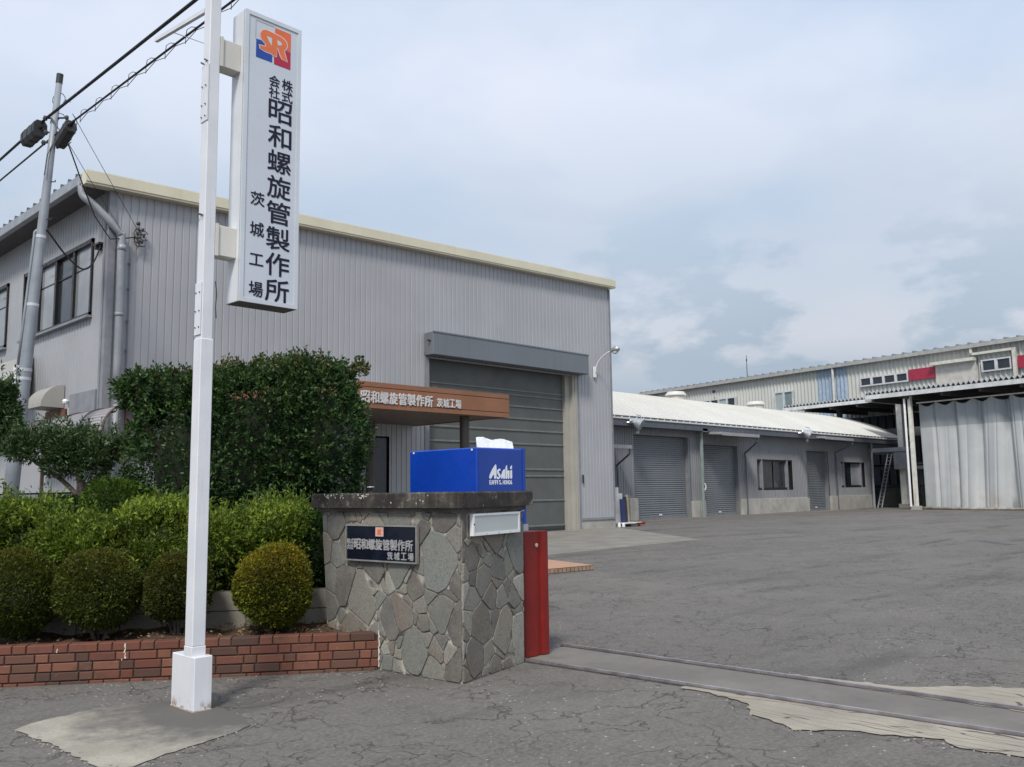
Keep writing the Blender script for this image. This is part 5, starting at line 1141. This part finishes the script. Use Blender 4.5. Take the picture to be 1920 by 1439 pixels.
def shutter(x0, x1, xr_, h, rec=.28):
    mb = MB(); z = 0.; n = int(h / .115)
    for k in range(n):
        a, b = h * k / n, h * (k + 1) / n; m_ = (a + b) / 2; y0 = 28.2 + rec
        mb.add([(x0, y0, a), (x1, y0, a), (x1, y0 - .028, a + .03), (x0, y0 - .028, a + .03), (x0, y0 - .03, m_), (x1, y0 - .03, m_), (x1, y0 - .012, b - .02), (x0, y0 - .012, b - .02), (x0, y0, b), (x1, y0, b)], [(0, 1, 2, 3), (3, 2, 5, 4), (4, 5, 6, 7), (7, 6, 9, 8)])
    s_ = mb.build('shutter_door', M_SHUT, lb)
    mb = MB(); mb.box(x0, x1, 28.2 + rec - .045, 28.2 + rec - .03, .0, .14); mb.build('bottom_rail', M_REV, s_)
    mb = MB(); mb.box((x0 + x1) / 2 - .16, (x0 + x1) / 2 + .1, 28.2 + rec - .07, 28.2 + rec - .045, .2, .27); mb.build('handle', M_WPL, s_)
    mb = MB(); mb.box(x1, xr_, 28.22, 28.2 + rec + .1, 0, h); mb.box(x0 - .12, x0, 28.22, 28.2 + rec + .1, 0, h); mb.box(x0 - .12, xr_, 28.22, 28.2 + rec + .1, h, h + .1); mb.build('door_frame', M_REV, lb)
shutter(37.95, 43.06, 43.2, 4.5); shutter(44.66, 48.42, 48.5, 4.15); shutter(57.45, 60.5, 60.62, 4.08)
def lwin(x0, x1, z0, z1, kinds):
    mb = MB(); w_ = .1; y = 28.2
    for a, b, c, d in ((x0, x1, z0, z0 + .18), (x0, x1, z1 - .1, z1), (x0, x0 + w_, z0, z1), (x1 - w_, x1, z0, z1)): mb.box(a, b, y + .06, y + .34, c, d)
    f = mb.build('window', M_FRM, lb); n = len(kinds); e_ = [x0] + [x0 + (x1 - x0) * q for q in ((.14, .5, .86, 1) if n == 4 else (.16, .5, .84, 1))]
    for i, kd in enumerate(kinds):
        a, b = e_[i], e_[i + 1]; mb = MB(); mb.box(a + .05, b - .05, y + .2 + .03 * (i % 2), y + .23 + .03 * (i % 2), z0 + .15, z1 - .08); mb.build('pane', kd, f)
    mb = MB()
    for q in e_[1:-1:2]: mb.box(q - .09, q + .09, y + .04, y + .2, z0, z1)
    mb.parts('mullion', MATS['grey_trim'], f)
M_GMID = simple('mid_grey_glass', (.075, .078, .082), .15, 0, .3, .8); M_LIT = simple('pale_blind', (.62, .66, .5), .6)  # mid grey glass between the pale and dark panes, and a pale blind
lwin(50.72, 55.34, 1.44, 3.4, (M_GMID, M_GLD, M_GLD, M_GMID)); lwin(62.68, 66.78, 1.54, 3.4, (M_LIT, M_GLD, M_GLS, M_GMID))
M_AWN = simple('awning_grey', (.30, .305, .315), .5)
def awning(x0, x1, y1, z, xd, pipe=True, green=False):
    mb = MB(); mb.hexa([(x0, y1, z - .14), (x1, y1, z - .18), (x1, 28.2, z - .08), (x0, 28.2, z - .05)], [(x0, y1, z), (x1, y1, z - .05), (x1, 28.2, z + .05), (x0, 28.2, z + .08)]); mb.box(x0, x1, y1 - .07, y1, z - .2, z - .02); a = mb.build('awning', M_AWN, lb)
    mb = MB(); mb.tube([(x1 - .1, y1 + .02, z - .15), (x1 - .1, y1 + .02, z - .42), (x1 - .1, y1 + .1, z - .5), (xd, 28.12, z - .5 - (28.1 - y1) * .45), (xd, 28.06, z - .75 - (28.1 - y1) * .45), (xd, 28.06, 0)], .05, 8); mb.build('drain_pipe', M_FAS, a)
awning(44.41, 48.5, 26.79, 4.80, 49.1); awning(57.8, 62.2, 27.0, 5.02, 61.65); awning(33.5, 36.1, 27.0, 3.84, 36.34)
mb = MB(); mb.tube([(43.95, 27.75, 4.98), (43.95, 27.9, 4.8), (43.95, 27.92, 0)], .10, 10); mb.box(43.7, 44.2, 27.6, 27.9, 4.82, 5.02); mb.build('downpipe', simple('green_grey_pipe', (.22, .27, .25), .5, streak=.5, dirt=(.15, .13, .1)), lb)
mb = MB(); mb.tube([(67.5, 27.9, 5.0), (67.5, 27.95, 0)], .09, 10); mb.build('downpipe', M_GUT, lb)
mb = MB(); mb.lathe([(.23, 0), (.23, .03), (.13, .03), (.13, .0)], (44.42, 28.14, 1.72), (0, -1, 0), 16); pl_ = mb.build('marker_plate', M_WPL, lb)
for xv in (55.4, 67.1):
    mb = MB(); mb.lathe([(.66, -.35), (.66, .22), (.6, .22)], (xv, YC - .3, 8.2), seg=26); vt = mb.build('roof_vent', simple('vent_beige', (.55, .53, .47), .5, streak=.3), lb, 'angle')
    mb = MB(); mb.lathe([(.72, .24), (.80, .27), (.80, .33), (.66, .48), (.62, .55), (.0, .57)], (xv, YC - .3, 8.2), seg=26); mb.build('vent_cap', MATS['white_roof_sheet'], vt, 'angle')
# floodlights under the eave
def flood(loc):
    t = thing('floodlight', 'silver floodlight under the low workshop eave above the widest roller shutter', 'floodlight', loc, 'floodlights along the low workshop eave'); x, y, z = loc
    mb = MB(); mb.tube([(x - .55, y + .5, z + .05), (x - .3, y + .1, z + .05), (x - .1, y, z)], .05, 8); mb.lathe([(.05, -.1), (.1, 0), (.05, .1)], (x - .42, y + .1, z + .12), seg=8); mb.build('arm', M_STL, t)
    mb = MB(); mb.lathe([(.14, -.32), (.18, -.2), (.3, .1), (.36, .22), (.34, .24)], (x, y, z), (.35, -.75, -.45), 18); hd = mb.build('lamp_head', simple('floodlight_silver', (.52, .55, .56), .3, .6), t, 'angle')
    mb = MB(); mb.lathe([(.33, .235), (.0, .24)], (x, y, z), (.35, -.75, -.45), 18); mb.build('lens', M_FRO, hd)
    mb = MB(); mb.box(x - .05, x + .05, y - .05, y + .05, z - .52, z - .2); mb.tube([(x + .25, y - .1, z + .2), (x + .3, y, z + .42), (x + .05, y + .1, z + .45)], .03, 6); mb.build('bracket', MATS['floodlight_silver'], t); return t
f0 = flood((37.1, 27.3, 4.98)); dup(f0, (55.65, 27.2, 5.12), 'silver floodlight under the eave between the barred window and narrow shutter awning'); dup(f0, (71.9, 27.2, 5.0), 'silver floodlight at the far end of the low workshop eave')
# leftovers leaning by the workshop corner
def leaner(name, label, cat, x, y, w, h, mat, tilt=.12, t=.05, group=None):
    mb = MB(); mb.obox((x, y, 0), (w, 0, 0), (0, t, 0), (tilt * .6, tilt, h)); return mb.build(name, mat, tags=(label, cat, group), loc=(x, y, 0))
M_NAVY = simple('navy_board', (.012, .022, .10), .5); M_WBD = simple('white_board', (.58, .58, .55), .5, streak=.3); M_BBD = simple('black_board', (.018, .018, .024), .5); M_WOOD = simple('raw_wood', (.34, .27, .18), .8, var=.25)
GRP = 'boards leaning beside the workshop corner'
leaner('leaning_board', 'tall black board leaning against the very corner of the big workshop', 'board', 31.1, 24.45, .18, 1.55, M_BBD, group=GRP); leaner('leaning_board', 'tall white board leaning by the workshop corner under the blue rolls', 'board', 31.3, 24.4, .38, 1.72, M_WBD, group=GRP)
leaner('leaning_board', 'navy blue board leaning in the middle of the stack by the corner', 'board', 31.55, 24.2, .3, 1.2, M_NAVY, group=GRP); leaner('leaning_board', 'shorter white board leaning behind the navy and black boards', 'board', 31.75, 24.6, .45, 1.45, M_WBD, group=GRP)
leaner('leaning_board', 'narrow black board leaning beside the wooden plank', 'board', 31.9, 24.3, .22, 1.3, M_BBD, group=GRP); leaner('leaning_plank', 'thin raw wooden plank leaning last in the row of boards', 'plank', 32.25, 24.4, .12, 1.38, M_WOOD)
for i, (x, lab) in enumerate(((31.45, 'taller blue plastic roll standing behind the white board, nearer the corner'), (31.75, 'slightly shorter blue plastic roll standing behind the white board'))):
    mb = MB(); mb.lathe([(.10, 0), (.11, .01), (.11, 1.86 - .05 * i), (.07, 1.88 - .05 * i)], (x, 24.75, 0), seg=14); mb.build('blue_roll', simple('roll_blue', (.03, .09, .28), .5), smooth='angle', tags=(lab, 'roll', 'blue rolls'), loc=(x, 24.75, 0))
tr = thing('trolley', 'low flat trolley with red front edge under the leaning boards', 'trolley', (32.3, 24.2, 0))
mb = MB(); mb.bbox(31.4, 32.6, 23.9, 24.6, .12, .18, .01); mb.build('deck', M_WBD, tr); mb = MB(); mb.box(32.2, 32.8, 23.86, 24.62, .07, .16); mb.build('red_edge', M_RED.m, tr)
for x in (31.5, 32.5):
    for y in (24.0, 24.5): mb = MB(); mb.lathe([(.06, -.02), (.06, .02)], (x, y, .06), (0, 1, 0), 10); mb.build('wheel', M_DRK, tr)
for i, x in enumerate((31.05, 31.35)): mb = MB(); mb.lathe([(.07, 0), (.08, .03), (.06, .15), (.02, .18)], (x, 23.98, 0), seg=10); mb.build('white_pot', M_WPL, smooth='angle', tags=(('white pot touching the black board at the workshop corner', 'slightly larger white pot on the ground below the white board')[i], 'pot', 'white pots'), loc=(x, 23.98, 0))
# steep stair against the far end of the low workshop
st = thing('leaning_ladder', 'pale steel ladder leaning up to the dark bay of the low workshop', 'ladder', (67.9, 27.6, 0)); mb = MB()
for dy in (0, .3): mb.tube([(67.75, 27.5 + dy, .0), (70.4, 27.55 + dy, 4.1)], .05, 6)
mb.parts('stringer', M_GUT, st); mb = MB()
for k in range(1, 15): f = k / 15; mb.tube([(67.75 + 2.65 * f, 27.5, 4.1 * f), (67.75 + 2.65 * f, 27.8, 4.1 * f)], .03, 5)
mb.parts('rung', M_GUT, st)

# ------------------------------------------------------------------ far factory hall with folded plate canopies
F0, FD, FN2 = V((62.9, 23.2, 0)), V((.2165, .9763, 0)), V((.9763, -.2165, 0))
def fp(s, d, z): return F0 + FD * s + FN2 * d + V((0, 0, z))
def fbox(mb, s0, s1, d0, d1, z0, z1): return mb.obox(fp(s0, d0, z0), FN2 * (d1 - d0), FD * (s1 - s0), (0, 0, z1 - z0))
M_FAR = simple('far_cladding', (.52, .525, .49), .55, .05, .05, .2, streak=.4, dirt=(.33, .33, .29)); M_FBL = simple('far_blue_sheet', (.31, .39, .48), .55, .05); M_FTR = simple('far_trim', (.58, .56, .50), .5); M_FRED = simple('far_red_panel', (.32, .02, .05), .5, bump=.2, bscale=3)
fh = thing('factory_hall', 'long pale corrugated factory hall with red panels beyond the yard', 'building', fp(15, 24, 0))
mb = MB(); FOo = fp(0, 16, 0); kw = dict(p=.42, d=.14, kind='sine')
cw = lambda a, b, c, d, m_=mb, **k: corr(m_, FOo, -FD, -FN2, -b, -a, c, d, **{**kw, **k})
def fwall(mb, a, b, c, d): corr(mb, FOo, FD, -FN2, a, b, c, d, **kw)
fwall(mb, -16, 16.6, 8.0, 13.2); fwall(mb, 20, 42.7, 0, 13.2); fwall(mb, 16.6, 20, 0, 8.0)
fbox(mb, 45.3, 45.4, 16.05, 36, 0, 13.2); fbox(mb, -16, -15.9, 16.05, 36, 0, 13.2)
mb.build('wall', M_FAR, fh)
mb = MB(); fwall(mb, 16.6, 20, 8.0, 13.2); fwall(mb, 42.7, 45.4, 0, 13.2); mb.parts('blue_sheet', M_FBL, fh)
mb = MB(); corr(mb, FOo, FD, -FN2, -16, 16.6, 0, 8.0, p=.8, d=.12, kind='rib'); mb.build('lower_wall', simple('canopy_shade_cladding', (.035, .042, .055), .7), fh)  # navy ribs, with the shade under the canopies put into their colour
mb = MB(); fbox(mb, -16, 45.6, 15.55, 36, 13.2, 13.28); s = -15.8
while s < 45.5: fbox(mb, s, s + .16, 15.5, 20, 13.28, 13.28 + .12); s += 1.0
mb.build('roof', M_ROOF, fh)
mb = MB(); fbox(mb, -16, 45.6, 15.5, 15.8, 12.93, 13.24); mb.build('gutter', simple('far_gutter', (.36, .36, .34), .5), fh)
mb = MB(); mb.tube([fp(17.85, 15.7, 13), fp(17.85, 15.75, 8)], .12, 8); mb.tube([fp(45.2, 15.7, 13), fp(45.2, 15.75, 8)], .12, 8); mb.parts('downpipe', M_FTR, fh)
mb = MB()
for (a, b, c, d) in ((4.1, 4.3, 12.3, 13.0), (.65, 4.3, 12.3, 12.5), (.6, .85, 9, 12.5)): fbox(mb, a, b, 15.6, 15.85, c, d)
mb.build('square_duct', M_FTR, fh)
mb = MB(); fbox(mb, 3.9, 7.7, 15.3, 15.95, 11.85, 12.12); mb.build('window_hood', M_FTR, fh)
mb = MB(); fbox(mb, 3.95, 7.5, 15.8, 15.93, 8.2, 11.85); mb.build('flat_panel', simple('far_flat_panel', (.52, .50, .45), .6, streak=.3), fh)
def fwin(s0, s1, z0, z1, n, mats):
    mb = MB(); w_ = .12
    for a, b, c, d in ((s0, s1, z0, z0 + w_), (s0, s1, z1 - w_, z1)): fbox(mb, a, b, 15.78, 16.0, c, d)
    for i in range(n + 1): q = s0 + (s1 - s0) * i / n; fbox(mb, max(s0, q - .12), min(s1, q + .12), 15.78, 16.0, z0 + w_, z1 - w_)
    f = mb.build('window', simple('far_window_frame', (.55, .56, .57), .4), fh)
    for i in range(n): a, b = s0 + (s1 - s0) * i / n, s0 + (s1 - s0) * (i + 1) / n; mb = MB(); fbox(mb, a + .06, b - .06, 15.88, 15.94, z0 + .06, z1 - .06); mb.build('pane', mats[i % len(mats)], f)
M_GTE = simple('teal_glass', (.16, .22, .22), .12, 0, .2, .5); M_GPA = simple('pale_teal_glass', (.36, .43, .43), .2, 0, .1, .5)
fwin(10.1, 15.0, 10.8, 11.66, 4, [M_GLD]); fwin(1.05, 3.5, 10.82, 11.83, 2, [M_GLD]); fwin(30.4, 35.3, 9.6, 11.4, 4, [M_GLD, M_GPA, M_GLD, M_GLD]); fwin(22.75, 25.1, 9.0, 11.3, 2, [M_GTE, M_GPA])
for a, b, c, d in ((7.55, 10.05, 10.85, 11.82), (-3.5, .55, 10.8, 11.8), (.86, 1.02, 10.82, 11.75)): mb = MB(); fbox(mb, a, b, 15.8, 15.95, c, d); mb.build('red_panel', M_FRED, fh)
mb = MB(); mb.lathe([(.0, 0), (.16, .0), (.16, .2), (.0, .2)], fp(33.2, 15.6, 12.2), -FN2, 12); mb.build('exhaust_cowl', M_DRK, fh)
an = thing('antenna_mast', 'thin antenna mast on the far factory roof', 'antenna', fp(29.3, 16.6, 13.3)); mb = MB(); mb.tube([fp(29.3, 16.6, 13.3), fp(29.3, 16.6, 15.8)], [.05, .03], 6); mb.build('mast', M_DRK, an); mb = MB(); mb.lathe([(.02, 0), (.07, .1), (.07, .25), (.02, .35)], fp(29.3, 16.6, 15.1), seg=8); mb.build('aerial', M_DRK, an)
# folded-plate canopies
M_FOLD = simple('folded_plate', (.30, .31, .32), .6); M_EDGE2 = simple('canopy_edge_white', (.58, .585, .58), .5, streak=.3); M_UND = simple('canopy_underside', (.07, .07, .075), .7); M_PWH = simple('white_steel_post', (.70, .68, .62), .5, streak=.5, dirt=(.3, .2, .13))
def canopy(name, label, s0, s1, d0, d1, z, edge, pitch, teeth):
    t = thing(name, label, 'canopy', fp((s0 + s1) / 2, d0 + 4, 0)); mb = MB(); s = s0
    while s < s1 - .01:
        a, b, m_ = s, min(s + pitch, s1), min(s + pitch, s1) * .5 + s * .5; dz = .0
        mb.face([fp(a, d0, z), fp(m_, d0, z + teeth), fp(m_, d1, z + teeth + .2), fp(a, d1, z + .2)]); mb.face([fp(m_, d0, z + teeth), fp(b, d0, z), fp(b, d1, z + .2), fp(m_, d1, z + teeth + .2)]); s += pitch
    mb.build('roof_plate', M_FOLD, t)
    mb = MB(); s = s0
    while s < s1 - .01: mb.face([fp(s + .04, d0 + .1, z), fp(s + pitch - .04, d0 + .1, z), fp(s + pitch / 2, d0 + .1, z + teeth - .03)]); s += pitch
    mb.build('plate_ends', simple('plate_end_dark', (.02, .02, .024), .8), t)
    mb = MB(); fbox(mb, s0 - .1, s1 + .1, d0 - .08, d0 + .06, z - edge, z + .0); mb.build('edge_beam', M_EDGE2, t)
    mb = MB(); fbox(mb, s0, s1, d0 + .1, d1, z - .12, z - .06); k = s0 + 1
    while k < s1: fbox(mb, k, k + .18, d0 + .2, d1, z - .5, z - .12); k += 2.6
    mb.build('purlins', M_UND, t); return t
c1 = canopy('loading_canopy', 'folded plate canopy with white edge above the grey curtain', -14, 3.0, -.4, 15.9, 8.07, .30, .345, .24)
c2 = canopy('lower_canopy', 'white edged folded plate canopy between barrel roof and curtained bay', 5.6, 16.6, 7.0, 15.9, 8.62, .28, .36, .24)
mb = MB(); fbox(mb, 3.05, 6.0, 3.6, 8.0, 8.05, 8.25); mb.build('link_roof', M_FOLD, c2)
for s, d, w in ((.02, 0, .22), (-13.5, 0, .3)):
    mb = MB(); fbox(mb, s - w / 2, s + w / 2, d, d + w, 0, 7.75); mb.build('post', M_PWH, c1)
mb = MB(); fbox(mb, -.2, .36, -.08, .4, 0, .25); mb.build('post_foot', M_BASE, c1)
mb = MB(); mb.tube([fp(.30, -.1, .2), fp(.30, -.1, 7.6)], .075, 8); mb.build('drain_pipe', M_WPL, c1)
mb = MB(); fbox(mb, 3.25, 3.7, 4.0, 4.45, 0, 8.05); mb.build('post', M_PWH, c2); mb = MB(); fbox(mb, 3.1, 3.85, 3.85, 4.6, 0, .3); mb.build('post_foot', M_BASE, c2)
mb = MB(); fbox(mb, 2.9, 14, 9.5, 9.8, 5.6, 6.3); fbox(mb, 2.9, 14, 12.5, 12.8, 3.0, 3.5); fbox(mb, 7.0, 7.35, 9.4, 9.75, 0, 8.3); fbox(mb, 12.6, 12.95, 9.4, 9.75, 0, 8.3); mb.parts('inner_beam', simple('dim_steel', (.11, .115, .125), .6), c2)
eb = thing('electric_cabinet', 'grey electric cabinet hung between the white steel posts', 'cabinet', fp(3.2, 3.7, 3.2)); mb = MB(); mb.obox(fp(2.6, 3.5, 2.85), FN2 * .45, FD * 1.2, (0, 0, 1.25)); mb.build('box', simple('cabinet_grey', (.24, .25, .26), .5), eb); mb = MB(); mb.obox(fp(2.4, 3.4, 4.15), FN2 * .4, FD * 3.4, (0, 0, .3)); mb.build('cable_tray', M_GUT, eb)
fc = thing('storage_rack', 'dim grey cabinets standing inside the dark bay', 'rack', fp(7, 10, 0)); mb = MB(); fbox(mb, 5.0, 9.5, 8.6, 9.3, .0, 1.5); mb.build('cabinets', simple('cabinet_green_grey', (.16, .18, .17), .6), fc); mb = MB(); fbox(mb, 4.9, 9.6, 8.5, 9.4, 1.55, 1.7); fbox(mb, 4.9, 9.6, 8.5, 9.4, 3.2, 3.35); mb.parts('shelf', MATS['dim_steel'], fc)
# hanging grey curtain
mcu = MT('vinyl_curtain', .4, 0, .4); x = mcu.mix(mcu.ramp(mcu.noise(.5, 5), .35, .7), (.44, .46, .465), (.53, .54, .53)); sz = mcu.n('ShaderNodeSeparateXYZ'); mcu.l(mcu.P, sz.inputs[0])
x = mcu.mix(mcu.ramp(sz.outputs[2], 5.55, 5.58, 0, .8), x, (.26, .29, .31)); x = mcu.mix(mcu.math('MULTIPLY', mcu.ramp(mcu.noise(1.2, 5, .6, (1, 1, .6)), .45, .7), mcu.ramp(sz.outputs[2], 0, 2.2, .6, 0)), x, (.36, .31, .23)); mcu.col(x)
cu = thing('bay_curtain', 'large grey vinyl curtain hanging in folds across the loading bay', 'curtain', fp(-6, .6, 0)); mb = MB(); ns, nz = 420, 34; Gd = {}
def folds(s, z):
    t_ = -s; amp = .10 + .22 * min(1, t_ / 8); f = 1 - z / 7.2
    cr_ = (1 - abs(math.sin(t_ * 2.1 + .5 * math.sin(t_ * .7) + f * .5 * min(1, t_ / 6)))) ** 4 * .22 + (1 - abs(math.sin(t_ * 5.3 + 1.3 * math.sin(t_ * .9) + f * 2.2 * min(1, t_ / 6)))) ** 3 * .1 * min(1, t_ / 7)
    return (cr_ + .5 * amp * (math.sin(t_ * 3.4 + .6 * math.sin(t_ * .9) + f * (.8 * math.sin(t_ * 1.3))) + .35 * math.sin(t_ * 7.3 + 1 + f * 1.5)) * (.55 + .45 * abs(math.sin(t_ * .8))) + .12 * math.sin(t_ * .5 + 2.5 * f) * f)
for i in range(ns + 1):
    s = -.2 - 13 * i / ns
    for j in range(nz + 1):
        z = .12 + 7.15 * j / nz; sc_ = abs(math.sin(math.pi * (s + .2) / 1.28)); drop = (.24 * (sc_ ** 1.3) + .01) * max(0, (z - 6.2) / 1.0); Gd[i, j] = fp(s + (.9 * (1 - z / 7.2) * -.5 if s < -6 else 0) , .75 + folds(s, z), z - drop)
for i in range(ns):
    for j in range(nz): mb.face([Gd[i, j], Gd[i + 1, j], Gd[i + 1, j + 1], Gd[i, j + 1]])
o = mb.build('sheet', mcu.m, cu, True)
import bmesh
bm_ = bmesh.new(); bm_.from_mesh(o.data); bmesh.ops.remove_doubles(bm_, verts=bm_.verts, dist=.0005); bm_.to_mesh(o.data); bm_.free()
mb = MB(); mb.tube([fp(-.1, .7, 7.3), fp(-13.5, .7, 7.3)], .05, 8); mb.build('rail', M_PWH, cu)
mb = MB(); mb.tube([fp(-.1, .6, .1), fp(-4, .5, .07), fp(-8, .65, .09), fp(-13.3, .6, .08)], .09, 8); mb.build('hem', simple('dirty_hem', (.33, .29, .24), .7, var=.3), cu, True)
bc = thing('blue_crate', 'small blue plastic crate on the ground before the grey curtain', 'crate', fp(-8.9, -.6, 0)); mb = MB(); fbox(mb, -9.3, -8.55, -.8, -.3, 0, .42); mb.build('body', simple('crate_blue', (.03, .10, .42), .5), bc); mb = MB(); fbox(mb, -9.34, -8.51, -.84, -.26, .36, .45); mb.build('rim', MATS['crate_blue'], bc)
